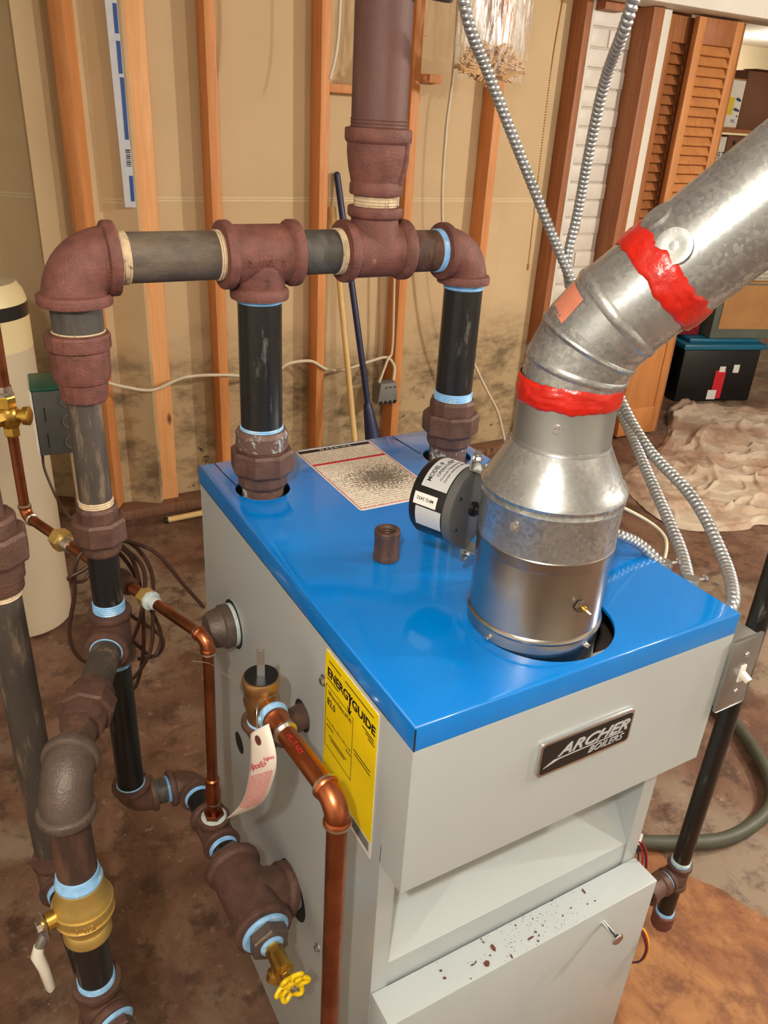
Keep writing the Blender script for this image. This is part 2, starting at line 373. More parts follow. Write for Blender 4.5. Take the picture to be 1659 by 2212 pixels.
# ---- pipe fittings
def pipe(name, a, b, r, mat, parent, s0=None, s1=None, sl=0.012, seg=40):
    p = MB().cyl(a, b, r, seg).build(name, mat, parent)
    a, b = V(a), V(b); d = (b-a).normalized()
    for o, dd, m in ((a, d, s0), (b, -d, s1)):
        if m:
            prof = []; n = 5
            for i in range(n):
                h = sl*i/n; prof += [(r+0.0004, h), (r+0.0016, h+sl/n*0.5)]
            prof += [(r+0.0002, sl)]
            MB().lathe(o, dd, prof, seg).build('thread_sealant', m, p)
    return p
def elbow(name, c, d1, d2, r, arm, mat, parent, band=0.012, bend=None, seg=40):
    c = V(c); d1 = V(d1).normalized(); d2 = V(d2).normalized(); R = bend or arm*0.9
    pts = [c+d1*arm, c+d1*R]
    n = 12
    for i in range(1, n):
        t = i/n; a = c+d1*R; b = c+d2*R
        pts.append(a*(1-t)**2 + c*2*t*(1-t)*0.82 + (a+b)*0.5*2*t*(1-t)*0.18 + b*t*t)
    pts += [c+d2*R, c+d2*arm]
    m = MB().tube(pts, r, seg)
    for d in (d1, d2):
        m.lathe(c+d*(arm+0.001), -d, [(r*0.92, 0), (r*1.13, 0.0008), (r*1.15, 0.003), (r*1.15, band-0.003), (r*1.12, band-0.001), (r*1.0, band+0.001)], seg)
    return m.build(name, mat, parent)
def tee(name, c, run, half, br, blen, r, mat, parent, rb=None, band=0.012, seg=44):
    c = V(c); run = V(run).normalized(); br = V(br).normalized(); rb = rb or r
    m = MB().lathe(c-run*half, run, [(r*0.92, 0), (r*1.13, 0.0008), (r*1.15, 0.003), (r*1.15, band-0.003), (r*1.12, band-0.001), (r, band+0.002), (r, 2*half-band-0.002), (r*1.12, 2*half-band+0.001), (r*1.15, 2*half-band+0.003), (r*1.15, 2*half-0.003), (r*1.13, 2*half-0.0008), (r*0.92, 2*half)], seg)
    m.lathe(c, br, [(rb*1.05, 0), (rb*1.03, r*0.9), (rb*0.99, blen-band-0.002), (rb*1.12, blen-band+0.001), (rb*1.15, blen-band+0.003), (rb*1.15, blen-0.003), (rb*1.13, blen-0.0008), (rb*0.92, blen)], seg)
    return m.build(name, mat, parent)
def union(c, ax, r, mat, parent, w=0.03, hub=0.022, k=1.62, seg=8, phase=0.2, hubmat=None):
    c = V(c); ax = V(ax).normalized()
    u = MB().lathe(c-ax*w/2, ax, [(r*k*0.95, 0), (r*k, w*0.1), (r*k, w*0.88), (r*k*0.93, w)], seg, phase=phase).build('union_nut', mat, parent, angle=12)
    for sg in (1, -1):
        MB().lathe(c+ax*sg*w*0.4, ax*sg, [(r*1.28, 0), (r*1.28, hub*0.8), (r*1.2, hub)], 12, phase=0.1).build('union_hub', hubmat or mat, u, angle=20)
    return u
def hexnut(a, d, r, h, mat, parent, name='hex_nut', phase=0.0):
    return MB().lathe(a, d, [(r*0.94, 0), (r, h*0.12), (r, h*0.88), (r*0.94, h)], 6, phase=phase).build(name, mat, parent, angle=12)
def flex(name, pts, r, mat, parent=None, pitch=0.0092, seg=16, per=8):
    ps = spline(pts, 24); L = [0]
    for i in range(1, len(ps)): L.append(L[-1] + (ps[i]-ps[i-1]).length)
    N = int(L[-1]/pitch*per); out = []; k = 0
    for i in range(N+1):
        t = L[-1]*i/N
        while k < len(L)-2 and L[k+1] < t: k += 1
        f = (t-L[k])/max(1e-9, L[k+1]-L[k]); out.append(ps[k].lerp(ps[k+1], f))
    def rf(k, a):
        ph = (k/per + a/(2*math.pi)) % 1.0
        return r*(0.68 + 0.32*min(1.0, 1.25*math.sin(math.pi*ph)**0.8))
    return MB().tube(out, r, seg, True, rf).build(name, mat, parent, angle=60)

# ================================================================== setting
H = 2.15
struct(MB().box(-2.0, -2.8, -0.1, 7.0, 5.6, 0.0).build('floor', 'concrete', loc=(0, 0, 0)))
struct(MB().box(-2.0, -2.8, H, 7.0, 5.6, H+0.1).build('ceiling', 'paint_white', loc=(0, 0, H)))
struct(MB().box(-2.0, -2.9, 0, 7.0, -2.8, H).build('wall_front', 'paint_white', loc=(0, 0, 0)))
struct(MB().box(-2.1, -2.8, 0, -2.0, 5.6, H).build('wall_left', 'paint_white', loc=(0, 0, 0)))
struct(MB().box(7.0, -2.8, 0, 7.1, 5.6, H).build('wall_right', 'paint_white', loc=(0, 0, 0)))
struct(MB().box(2.62, 4.6, 0, 7.0, 4.7, H).build('wall_storage', 'joint_paper', loc=(0, 0, 0)))
wb = struct(MB().box(0.05, 2.53, 0, 2.26, 2.58, H).build('wall_back', 'drywall', loc=(0, 0, 0)))
m = MB(); m.box(0.33, 2.5285, 1.182, 2.26, 2.532, 1.188); m.box(0.33, 2.5285, 1.192, 2.26, 2.532, 1.198); m.build('joint_tape', 'joint_paper', wb)
dl = (V((-0.04, 2.721, 0)) - V((0.33, 2.485, 0))).normalized(); nl = V((dl.y, -dl.x, 0)); nl = nl if nl.y < 0 else -nl
def awall(t0, t1, z0, z1, d0, d1):
    c = V((0.345, 2.476, 0)) + dl*(t0+t1)/2 - nl*((d0+d1)/2); return MB().obox((c.x, c.y, (z0+z1)/2), t1-t0, d1-d0, z1-z0, dl, nl, (0, 0, 1))
wa = struct(awall(-0.02, 3.0, 0, H, 0.0, 0.05).build('wall_corner', 'drywall', loc=(0, 0, 0)))
m = awall(0.0, 3.0, 1.178, 1.184, -0.0015, 0.002); m2 = awall(0.0, 3.0, 1.188, 1.194, -0.0015, 0.002); n = len(m.v); m.v += m2.v; m.f += [tuple(i+n for i in f) for f in m2.f]
m.build('joint_tape', 'joint_paper', wa)
# bottom plate, studs
tag(MB().box(0.2, 2.44, 0.0, 2.246, 2.529, 0.038).build('sill_plate', 'wood_plate', bevel=0.002), 'dusty brown wooden sill plate on the floor under the studs', 'plank')
def stud(x0, w, y0, d, mat, label, z0=0.0385, z1=H):
    return tag(MB().box(x0, y0, z0, x0+w, y0+d, z1).build('wall_stud', mat, bevel=0.003), label, 'stud', 'wooden studs along the back wall')
stud(0.352, 0.089, 2.491, 0.038, 'wood_pine', 'broad pale pine stud with dark knots, laid flat beside the white strip')
stud(0.618, 0.038, 2.44, 0.089, 'wood_fir', 'narrow reddish stud rising behind the first tee of the pipe header')
stud(1.036, 0.036, 2.44, 0.089, 'wood_fir', 'narrow orange stud just left of the two leaning handles')
stud(1.412, 0.038, 2.44, 0.089, 'wood_fir', 'stud half hidden behind the thick vertical steam pipe')
stud(1.806, 0.038, 2.44, 0.089, 'wood_fir', 'stud below the hanging plastic bag')
stud(2.212, 0.034, 2.44, 0.089, 'wood_red', 'dark red stud left of the white brick')
c = V((0.1946, 2.519, 0)); tag(MB().obox((c.x, c.y, (0.04+H)/2), 0.05, 0.089, H-0.04, dl, nl).build('wall_stud', 'wood_fir', bevel=0.003), 'slanting-looking leftmost stud above the big elbow, turned to the corner', 'stud', 'wooden studs along the back wall')
c = V((0.02, 2.63, 0)); tag(MB().obox((c.x, c.y, 0.019), 0.42, 0.089, 0.038, dl, nl).build('sill_plate', 'wood_plate', bevel=0.002), 'short wooden sill plate under the leftmost stud in the corner', 'plank')
tag(MB().box(1.073, 2.478, 1.56, 1.411, 2.516, 1.589).build('blocking', 'wood_fir', bevel=0.002), 'short wooden block nailed between studs behind the steam pipe', 'block')
tag(MB().box(1.451, 2.49, 1.617, 1.577, 2.528, 1.646).build('blocking', 'wood_fir', bevel=0.002), 'stub of wooden blocking right of the steam pipe', 'block')
# printed white strip beside the broad stud
tr_ = thing('insulation_strip', 'white strip with blue print leaning between wall and broad pine stud', 'strip', (0.35, 2.50, 1.17))
m = MB(); m.obox((0.334, 2.462, 1.62), 0.036, 0.008, 0.9, (0.99, -0.12, 0), (0.12, 0.99, 0), (-0.012, 0, 1)); m.build('board', 'strip_white', tr_)
for z0, z1 in ((1.19, 1.27), (1.38, 1.56), (1.57, 1.66), (1.68, 1.76), (1.77, 1.9)):
    MB().obox((0.343-(z0-1.6)*0.012, 2.4563, (z0+z1)/2), 0.012, 0.002, z1-z0, (0.99, -0.12, 0), (0.12, 0.99, 0)).build('blue_print', 'strip_blue', tr_)
for k in range(9):
    MB().obox((0.345, 2.4560, 1.30+0.006*k), 0.014, 0.002, 0.002+0.001*(k % 3), (0.99, -0.12, 0), (0.12, 0.99, 0)).build('barcode_bar', 'ink_black', tr_)
# plaster edge and painted brick
struct(MB().box(2.247, 2.44, 0, 2.262, 2.53, H).build('trim_1', 'paint_white', loc=(2.23, 2.5, 0), bevel=0.002))
bk = struct(MB().box(2.263, 2.457, 0, 2.489, 3.1, H).build('wall_brick', 'grout_white', loc=(2.37, 2.45, 0)))
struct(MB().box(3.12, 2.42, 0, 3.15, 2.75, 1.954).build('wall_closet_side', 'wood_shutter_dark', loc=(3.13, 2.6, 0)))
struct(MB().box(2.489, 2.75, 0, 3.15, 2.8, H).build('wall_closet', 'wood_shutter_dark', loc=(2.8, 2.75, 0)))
bme = None; k = 0
for row in range(28):
    z0 = 0.01 + row*0.0745; off = 0 if row % 2 else -0.105
    for j in range(3):
        x0 = max(2.264, 2.264+off+j*0.21); x1 = min(2.488, 2.264+off+j*0.21+0.2)
        if x1-x0 < 0.02: continue
        d = random.uniform(-0.003, 0.003)
        MB().box(x0, 2.450+d*0.6, z0, x1, 2.50, z0+0.066).build('brick', 'brick_white', bk, bevel=0.004)
tag(MB().box(2.265, 2.39, 1.925, 2.38, 2.445, 1.954).build('wood_cleat', 'wood_red'), 'small wooden cleat under the beam at top of the brick', 'cleat')
bm_ = struct(MB().box(2.245, 2.25, 1.955, 7.0, 2.42, H).build('trim_2', 'paint_white', loc=(4, 2.3, 1.955), bevel=0.004))
# posts beside the doorway
tag(MB().box(2.490, 2.344, 0, 2.553, 2.60, 1.954).build('door_post', 'wood_red', bevel=0.003), 'dark red wooden post with knots between white brick and white jamb', 'post')
struct(MB().box(2.56, 2.36, 0, 2.612, 2.44, 1.954).build('trim_3', 'paint_white', loc=(2.63, 2.4, 0), bevel=0.002))
# louvred bifold leaves
def leaf(o, u, w, label, dark, hgt=1.945, panel=0.0):
    u = V(u).normalized(); nrm = V((u.y, -u.x, 0)); nrm = nrm if nrm.y < 0 else -nrm
    d = thing('louvered_door', label, 'door', o, 'folded louvered door leaves'); o = V(o); M1 = 'wood_shutter_dark' if dark else 'wood_shutter'  # dark leaf: its shade is painted in with a darker copy of the wood
    def b(n, t0, t1, z0, z1, th=0.028, mm=None, dep=0): return MB().obox(o + u*((t0+t1)/2) + nrm*dep + V((0, 0, (z0+z1)/2)), t1-t0, th, z1-z0, u, nrm).build(n, mm or M1, d, bevel=0.0015)
    b('stile', 0, 0.045, 0.02, hgt); b('stile', w-0.045, w, 0.02, hgt)
    b('rail', 0.045, w-0.045, hgt-0.10, hgt, 0.026, 'wood_shutter_dark'); b('rail', 0.045, w-0.045, 0.02, 0.17); b('rail', 0.045, w-0.045, 0.78, 0.87)
    b('door_panel', 0.045, w-0.045, 0.17, 0.78, 0.016)
    sl = None; n = 24
    for i in range(n):
        z = 0.885 + (hgt-0.10-0.885)*(i+0.5)/n; ax = (nrm*0.55 + V((0, 0, -0.83))).normalized(); az = u.cross(ax)
        MB().obox(o + u*(w/2) + V((0, 0, z)), w-0.09, 0.047, 0.0065, u, ax, az).build('slat', M1, d)
    return d
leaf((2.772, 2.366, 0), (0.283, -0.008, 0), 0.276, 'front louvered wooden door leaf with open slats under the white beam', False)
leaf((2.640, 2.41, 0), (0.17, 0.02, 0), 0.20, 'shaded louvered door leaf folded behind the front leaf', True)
# storage room beyond
far = thing('carton', 'large dark brown cardboard box on the upper storage shelf', 'box', (4.6, 3.4, 1.531))
MB().box(4.208, 3.2, 1.531, 5.2, 3.7, 1.85).build('box_body', 'cardboard_dark', far, bevel=0.003); MB().obox((4.7, 3.19, 1.853), 1.0, 0.10, 0.004).build('flap', 'cardboard_dark', far)
cl = thing('printed_carton', 'pale carton with yellow and dark leaf print on the upper storage shelf', 'box', (4.12, 3.35, 1.531))
MB().box(4.03, 3.2, 1.531, 4.203, 3.5, 1.80).build('box_body', 'cardboard', cl, bevel=0.003); MB().box(4.03, 3.1985, 1.54, 4.20, 3.2, 1.79).build('printed_face', 'paint_white', cl)
MB().box(4.085, 3.197, 1.605, 4.135, 3.1985, 1.70).build('yellow_print', 'logo_yellow', cl)
for a, b, r in ((4.160, 1.69, 0.020), (4.178, 1.685, 0.014), (4.155, 1.635, 0.020), (4.180, 1.630, 0.016), (4.182, 1.60, 0.010)): MB().prism([(-r, 0), (-r*0.3, r*0.55), (r, r*0.3), (r*0.5, -r*0.5)], (a, 3.1985, b), (1, 0, 0), (0, 0, 1), (0, -1, 0), 0.0015).build('leaf_print', 'logo_blue', cl)
text('lettering', 'INC', (4.135, 3.1985, 1.565), (1, 0, 0), (0, 0, 1), 0.026, 'logo_blue', cl, 0.001)
sp_ = thing('storage_shelf', 'two-tier wooden shelf holding cartons in the storage room', 'shelf', (4.75, 3.4, 0))
MB().box(3.95, 3.1, 1.51, 5.6, 3.75, 1.53).build('shelf_board', 'wood_shutter_dark', sp_); MB().box(3.95, 3.1, 1.25, 5.6, 3.75, 1.27).build('shelf_board', 'wood_shutter_dark', sp_)
for x, y in ((3.97, 3.73), (5.57, 3.12), (5.57, 3.73)): MB().box(x-0.02, y-0.02, 0, x+0.02, y+0.02, 1.51).build('shelf_leg', 'wood_shutter_dark', sp_)
c2 = thing('carton', 'small pale carton printed 97 on the lower storage shelf', 'box', (4.09, 3.3, 1.2705))
MB().box(4.02, 3.2, 1.2705, 4.145, 3.45, 1.485).build('box_body', 'paint_white', c2, bevel=0.002); text('lettering', '97', (4.085, 3.1995, 1.36), (1, 0, 0), (0, 0, 1), 0.06, 'logo_blue', c2, 0.001)
c4 = thing('carton', 'reddish brown carton with a handle hole on the lower storage shelf', 'box', (4.4, 3.3, 1.2705))
MB().box(4.155, 3.2, 1.2705, 4.75, 3.5, 1.497).build('box_body', 'cardboard_dark', c4, bevel=0.002); MB().lathe((4.215, 3.2, 1.455), (0, -1, 0), [(0.013, 0), (0.013, 0.001)], 16).build('handle_hole', 'dark_gap', c4)
# tote with teal lid, crate above
tu = (V((4.081, 2.562, 0)) - V((3.609, 2.717, 0))).normalized(); tn = V((tu.y, -tu.x, 0))
to = thing('storage_tote', 'black plastic storage tote with teal lid behind the drop cloth', 'tote', (3.609, 2.717, 0))
T0 = V((3.609, 2.717, 0))
def tb(a0, a1, d0, d1, z0, z1): return MB().obox(T0 + tu*((a0+a1)/2) - tn*((d0+d1)/2) + V((0, 0, (z0+z1)/2)), a1-a0, d1-d0, z1-z0, tu, tn)
tb(0, 0.52, 0, 0.36, 0.0, 0.33).build('tote_body', 'tote_black', to, bevel=0.012)
tb(-0.02, 0.54, -0.02, 0.38, 0.33, 0.365).build('tote_lid', 'teal_lid', to, bevel=0.01); tb(0.03, 0.50, 0.02, 0.34, 0.365, 0.39).build('lid_rise', 'teal_lid', to, bevel=0.008)
lb = tb(0.24, 0.31, -0.003, 0.0, 0.02, 0.20).build('red_label', 'ink_red', to); tb(0.26, 0.30, -0.0045, -0.003, 0.19, 0.225).build('price_tag', 'label_white', to)
tb(0.355, 0.395, -0.003, 0.0, 0.185, 0.235).build('white_tag', 'label_white', to); tb(0.215, 0.275, -0.004, -0.0005, 0.015, 0.075).build('white_label', 'label_white', to)
cb = thing('wood_crate', 'grey-green crate with cardboard face on the teal tote', 'crate', T0 + tu*0.3 + V((0, 0, 0.391)))
tb(0.16, 0.70, 0.03, 0.36, 0.391, 0.72).build('crate_body', 'crate_green', cb, bevel=0.004)
tb(0.20, 0.66, 0.024, 0.03, 0.45, 0.71).build('cardboard_face', 'cardboard', cb); tb(0.17, 0.69, 0.03, 0.20, 0.72, 0.728).build('flap', 'cardboard', cb)
c3 = thing('white_carton', 'white printed carton resting on the cardboard-faced crate', 'box', T0 + tu*0.45 + V((0, 0, 0.7285)))
tb(0.40, 0.68, 0.08, 0.35, 0.7285, 0.87).build('box_body', 'print_carton', c3, bevel=0.003)
tag(tb(-0.30, 0.13, 0.10, 0.36, 0.391, 0.50).build('red_tub', 'red_box', bevel=0.01), 'dark red tub beside the cardboard-faced crate', 'tub')
tag(tb(-0.34, -0.04, 0.06, 0.40, 0.0, 0.385).build('tote', 'tote_black', bevel=0.01), 'dark tote almost hidden behind the louvered door', 'tote')
# drop cloth
bd = [(2.32, 1.78), (2.40, 1.92), (2.55, 2.02), (2.80, 2.12), (3.10, 2.30), (3.32, 2.50), (3.55, 2.66), (3.86, 2.48), (4.12, 2.33), (4.5, 2.1), (4.4, 1.5), (3.5, 1.05), (2.9, 1.12), (2.66, 1.34), (2.55, 1.34), (2.395, 1.39), (2.28, 1.47), (2.27, 1.62)]
bs = spline([(x, y, 0) for x, y in bd+bd[:1]], 16)[:-1]; ctr = V((3.2, 1.85, 0)); m = MB(); N = len(bs); RG = 120
m.v.append(ctr + V((0, 0, 0.03)))
for k in range(1, RG+1):
    t_ = k/RG
    for p in bs:
        q = ctr.lerp(p, t_); x, y = q.x, q.y
        wx, wy = x + 0.05*noise.noise(V((x*3, y*3, 0.5))), y + 0.05*noise.noise(V((x*3, y*3, 7.5)))
        rdg = lambda a, b, c_, k: max(0.0, 1-abs(noise.noise(V((wx*a, wy*b, c_))))*k)
        z = 0.010 + 0.010*noise.noise(V((x*2.2, y*2.2, 1.3))) + 0.024*rdg(2.2, 3.4, 1.3, 9) + 0.018*rdg(4.3, 5.2, 5.0, 8) + 0.010*rdg(9, 8, 9.0, 6) + 0.006*abs(noise.noise(V((x*14, y*14, 3))))
        if y > 2.25: z += 0.03*min(1, (y-2.25)/0.3)*(0.6+0.5*noise.noise(V((x*6, y*4, 2))))
        z *= min(1, (1-t_)*14+0.12)
        m.v.append(V((x, y, max(z, 0.002))))
for i in range(N): m.f.append((0, 1+i, 1+(i+1) % N))
for k in range(RG-1):
    for i in range(N):
        j = (i+1) % N; a = 1+k*N; m.f.append((a+i, a+N+i, a+N+j, a+j))
tag(m.build('drop_cloth', 'dropcloth', angle=180, loc=(3.2, 1.85, 0)), 'crumpled stained canvas drop cloth spread over the floor', 'cloth')
# plywood under the gas line, hose, dowel
pl = [(0.60, 0.36), (0.70, 0.39), (0.93, 0.32), (0.945, 0.235), (0.985, 0.17), (1.01, 0.08), (1.10, 0.03), (1.3, -0.10), (1.25, -0.5), (0.62, -0.42), (0.47, -0.2), (0.47, 0.2)]
pj = []
for i in range(len(pl)):
    a, b = V((*pl[i], 0)), V((*pl[(i+1) % len(pl)], 0)); n = max(2, int((b-a).length/0.012))
    for k in range(n):
        q = a.lerp(b, k/n); w = noise.noise(q*60)*0.005 + noise.noise(q*17)*0.008; d = (b-a).normalized(); pj.append((q.x - d.y*w, q.y + d.x*w))
tag(MB().prism(pj, (0, 0, 0.0005), (1, 0, 0), (0, 1, 0), (0, 0, 1), 0.004).build('cardboard_sheet', 'plywood'), 'stained torn brown cardboard sheet on the floor under the gas pipe', 'cardboard')
tag(MB().tube(spline([(0.52, 0.62, 0.0225), (0.70, 0.45, 0.0225), (0.894, 0.344, 0.0225), (0.966, 0.305, 0.0225), (1.083, 0.257, 0.0225), (1.196, 0.254, 0.0225), (1.29, 0.278, 0.0225), (1.36, 0.34, 0.0225), (1.42, 0.441, 0.0225), (1.455, 0.547, 0.0225), (1.46, 0.70, 0.0225), (1.35, 0.95, 0.0225)], 8), 0.0165, 16).build('garden_hose', 'hose'), 'dark green hose curving across the floor behind the gas pipe', 'hose')
dw = thing('dowel', 'pale wooden pole lying on the floor along the sill plate', 'pole', (0.6, 2.37, 0))
MB().cyl((0.357, 2.36, 0.013), (1.2, 2.39, 0.013), 0.012, 16).build('shaft', 'broom_yellow', dw); MB().cyl((0.345, 2.3596, 0.013), (0.357, 2.36, 0.013), 0.0128, 16).build('end_cap', 'black_plastic', dw)
# leaning handles
bh = thing('wooden_pole', 'pale yellow wooden pole leaning on the back wall', 'pole', (1.15, 2.25, 0))
MB().tube([(1.129, 2.516, 1.166), (1.1295, 2.514, 1.158), (1.152, 2.22, 0.002)], [0.008, 0.0125, 0.0125], 14).build('shaft', 'broom_yellow', bh)
nb = thing('push_broom', 'navy blue handled broom leaning on the back wall beside the yellow handle', 'broom', (1.25, 2.2, 0))
MB().tube([(1.142, 2.512, 1.291), (1.1425, 2.51, 1.283), (1.212, 2.30, 0.40)], [0.007, 0.013, 0.013], 14).build('handle', 'navy', nb)
MB().tube([(1.209, 2.305, 0.415), (1.213, 2.298, 0.385), (1.229, 2.27, 0.25), (1.236, 2.25, 0.16)], [0.016, 0.022, 0.036, 0.044], 14).build('socket', 'navy', nb)
MB().box(1.19, 2.20, 0.0, 1.36, 2.29, 0.165).build('broom_head', 'navy', nb, bevel=0.01)
# wall box and cables
ob = thing('junction_box', 'grey metal junction box on stud with white cables going in', 'box', (1.345, 2.44, 0.37))
MB().prism([(0, 0), (0.10, 0), (0.092, 0.088), (0.012, 0.088)], (1.297, 2.43, 0.378), (1, 0, 0), (0, 0, 1), (0, -1, 0), 0.06).build('box_body', 'outlet_grey', ob, bevel=0.003)
for i in range(4): MB().lathe((1.312+0.023*i, 2.37, 0.381), (0, 1, 0), [(0.009, 0), (0.009, 0.05)], 12).build('knockout', 'dark_gap', ob)
for i in range(3): MB().box(1.332+0.02*i, 2.369, 0.445, 1.34+0.02*i, 2.371, 0.451).build('slot', 'dark_gap', ob)
def cable(name, pts, r, mat, label, seg=8, group='loose cables along the back wall'):
    return tag(MB().tube(spline(pts, 10), r, seg).build(name, mat, angle=80), label, 'cable', group)
cable('white_cable', [(0.15, 2.46, 0.585), (0.201, 2.435, 0.572), (0.256, 2.432, 0.552), (0.357, 2.43, 0.53), (0.482, 2.43, 0.566), (0.64, 2.433, 0.558), (0.76, 2.43, 0.54), (0.860, 2.43, 0.556), (0.910, 2.43, 0.58), (1.006, 2.43, 0.58), (1.076, 2.43, 0.54), (1.163, 2.43, 0.53), (1.284, 2.43, 0.554), (1.363, 2.43, 0.563), (1.398, 2.42, 0.523), (1.386, 2.40, 0.468)], 0.0065, 'wire_white', 'white cable strung across the studs into the grey box')
cable('white_cable', [(1.385, 2.435, 2.1), (1.375, 2.43, 1.1), (1.389, 2.43, 0.626), (1.363, 2.42, 0.557), (1.315, 2.40, 0.465)], 0.0055, 'wire_white', 'white cable dropping beside the stud behind the steam pipe to the box')
cable('white_cable', [(1.55, 2.40, 2.14), (1.564, 2.40, 1.886), (1.568, 2.40, 1.664), (1.556, 2.40, 1.426), (1.575, 2.40, 1.118), (1.66, 2.38, 0.75), (1.767, 2.35, 0.532), (1.857, 2.35, 0.392), (1.942, 2.35, 0.268), (2.006, 2.35, 0.118), (2.03, 2.3, 0.006)], 0.0065, 'wire_white', 'long white cable hanging below the bag down to the floor')
cable('white_cable', [(0.985, 2.2, 2.14), (0.986, 2.2, 1.815), (0.978, 2.2, 1.68), (0.956, 2.2, 1.592)], 0.0055, 'wire_white', 'short white cord dangling left of the thick steam pipe')
bc = thing('bead_chain', 'thin beaded pull chain hanging in front of the dark red stud', 'chain', (2.05, 2.3, 0.915))
m = MB()
for p in spline([(1.972, 2.30, 2.12), (1.965, 2.30, 1.92), (1.954, 2.30, 1.69), (1.96, 2.30, 1.271), (1.968, 2.30, 0.95)], 45): m.sphere(p, 0.0033, 6, 4)
m.build('beads', 'brass', bc); MB().tube([(1.968, 2.30, 0.955), (1.968, 2.30, 0.93)], 0.005, 8).build('pull_bell', 'brass', bc)
# hanging bag with clothespins
bg = thing('plastic_bag', 'clear plastic bag hanging from the ceiling, clothespins in its bottom', 'bag', (1.56, 2.15, 1.625))
m = MB(); seg = 48; rows = 30
for k in range(rows+1):
    t_ = k/rows; z = 1.625 + t_*0.52
    hw = 0.152 - 0.0*t_ if t_ < 0.5 else 0.152 - 0.13*((t_-0.5)/0.5)**1.5; hd = 0.045*(0.35+min(1, t_*5)*0.65) * (1 if t_ < 0.5 else 1-0.5*(t_-0.5)/0.5)
    for i in range(seg):
        a = 2*math.pi*i/seg; q = V((1.557+math.copysign(abs(math.cos(a))**0.6, math.cos(a))*hw, 2.15+math.sin(a)*hd, z))
        q += V((0.003*noise.noise(V((i*1.9, t_*3, 1))), 0.010*noise.noise(V((i*1.3, t_*2.5, 4)))*min(1, t_*6), 0)); m.v.append(q)
for k in range(rows):
    for i in range(seg): j = (i+1) % seg; m.f.append((k*seg+i, k*seg+j, (k+1)*seg+j, (k+1)*seg+i))
m.f.append(tuple(range(seg))); m.build('bag_film', 'bag_plastic', bg, angle=180)
pm = None
for k in range(70):
    x = 1.557 + random.uniform(-0.112, 0.112); zz = 1.642 + 0.10*random.random()**1.5*(1-abs(x-1.557)/0.25); y = 2.15 + random.uniform(-0.022, 0.022)
    if pm is None:
        pm = MB().obox((0, 0, 0.003), 0.075, 0.009, 0.0045).obox((0.002, 0, -0.003), 0.075, 0.009, 0.0045, (0.997, 0, 0.07), None, (-0.07, 0, 0.997)).build('clothespin', 'wood_pin', loc=(0, 0, 0)); o = pm
    else: o = pm.copy(); COL.objects.link(o)
    o.location = (x, y, zz); o.rotation_euler = (random.uniform(-0.6, 0.6), random.gauss(0, 0.45), random.uniform(-0.35, 0.35))
    tag(o, 'wooden clothespin in the bottom of the hanging plastic bag', 'clothespin', 'wooden clothespins in the hanging bag')
# ------------------------------------------------------------------ tank, relay box
tk = thing('water_tank', 'cream cylindrical water tank with black band at the left edge', 'tank', (-0.222, 1.9, 0))
C0 = (-0.222, 1.9, 0)
MB().lathe(C0, (0, 0, 1), [(0.118, 0), (0.132, 0.012), (0.136, 0.04), (0.136, 0.885)], 56).build('tank_body', 'tank_shaded', tk)
MB().lathe((-0.222, 1.9, 0.885), (0, 0, 1), [(0.1365, 0), (0.1365, 0.085)], 56).build('tank_lit_band', 'tank_lit', tk)  # lit upper stretch of the jacket, painted as a band of its own
MB().lathe((-0.222, 1.9, 0.97), (0, 0, 1), [(0.1375, 0), (0.1375, 0.035)], 56).build('black_band', 'black_plastic', tk)
MB().lathe((-0.222, 1.9, 1.005), (0, 0, 1), [(0.1365, 0), (0.13, 0.025), (0.115, 0.05)], 56).build('tank_shoulder', 'tank_lit', tk); MB().lathe((-0.222, 1.9, 1.055), (0, 0, 1), [(0.113, 0), (0.06, 0.014), (0.01, 0.018)], 56).build('tank_dome', 'tank_top', tk)
gb = thing('relay_box', 'green and grey metal relay box with round knockouts beside the tank', 'control box', (-0.07, 1.5, 0.72))
gx = V((0.995, -0.10, 0)); gy = V((0.10, 0.995, 0))
def gbx(x0, x1, y0, y1, z0, z1): return MB().obox(V((-0.15, 1.45, 0.725)) + gx*((x0+x1)/2) + gy*((y0+y1)/2) + V((0, 0, (z0+z1)/2)), x1-x0, y1-y0, z1-z0, gx, gy)
gbx(0, 0.15, 0, 0.12, 0.0, 0.16).build('box_base', 'box_grey', gb, bevel=0.003); gbx(-0.003, 0.153, -0.002, 0.125, 0.16, 0.168).build('cover', 'box_green', gb, bevel=0.002); gbx(-0.002, 0.152, 0.02, 0.123, -0.006, 0.0).build('cover_lip', 'box_green', gb)
gbx(-0.006, -0.001, 0.0, 0.12, -0.002, 0.166).build('cover_side', 'paint_white', gb)
for i in range(3):
    p = V((-0.15, 1.45, 0.725)) + gx*0.075 + gy*(-0.001) + V((0, 0, 0.03+0.052*i)); m = MB().lathe(p, -gy, [(0.0178, -0.001), (0.0178, 0.0016), (0.0160, 0.0016), (0.0160, -0.001)], 32, False); m.build('knockout_ring', 'solder', gb)
for z0 in (0.02, 0.085): gbx(0.02, 0.0225, -0.001, 0.002, z0, z0+0.035).build('slot', 'dark_gap', gb)
bw = thing('thermostat_wire', 'brown thermostat wire looped in a loose coil behind the equalizer pipe', 'wire', (-0.14, 0.64, 0.63))
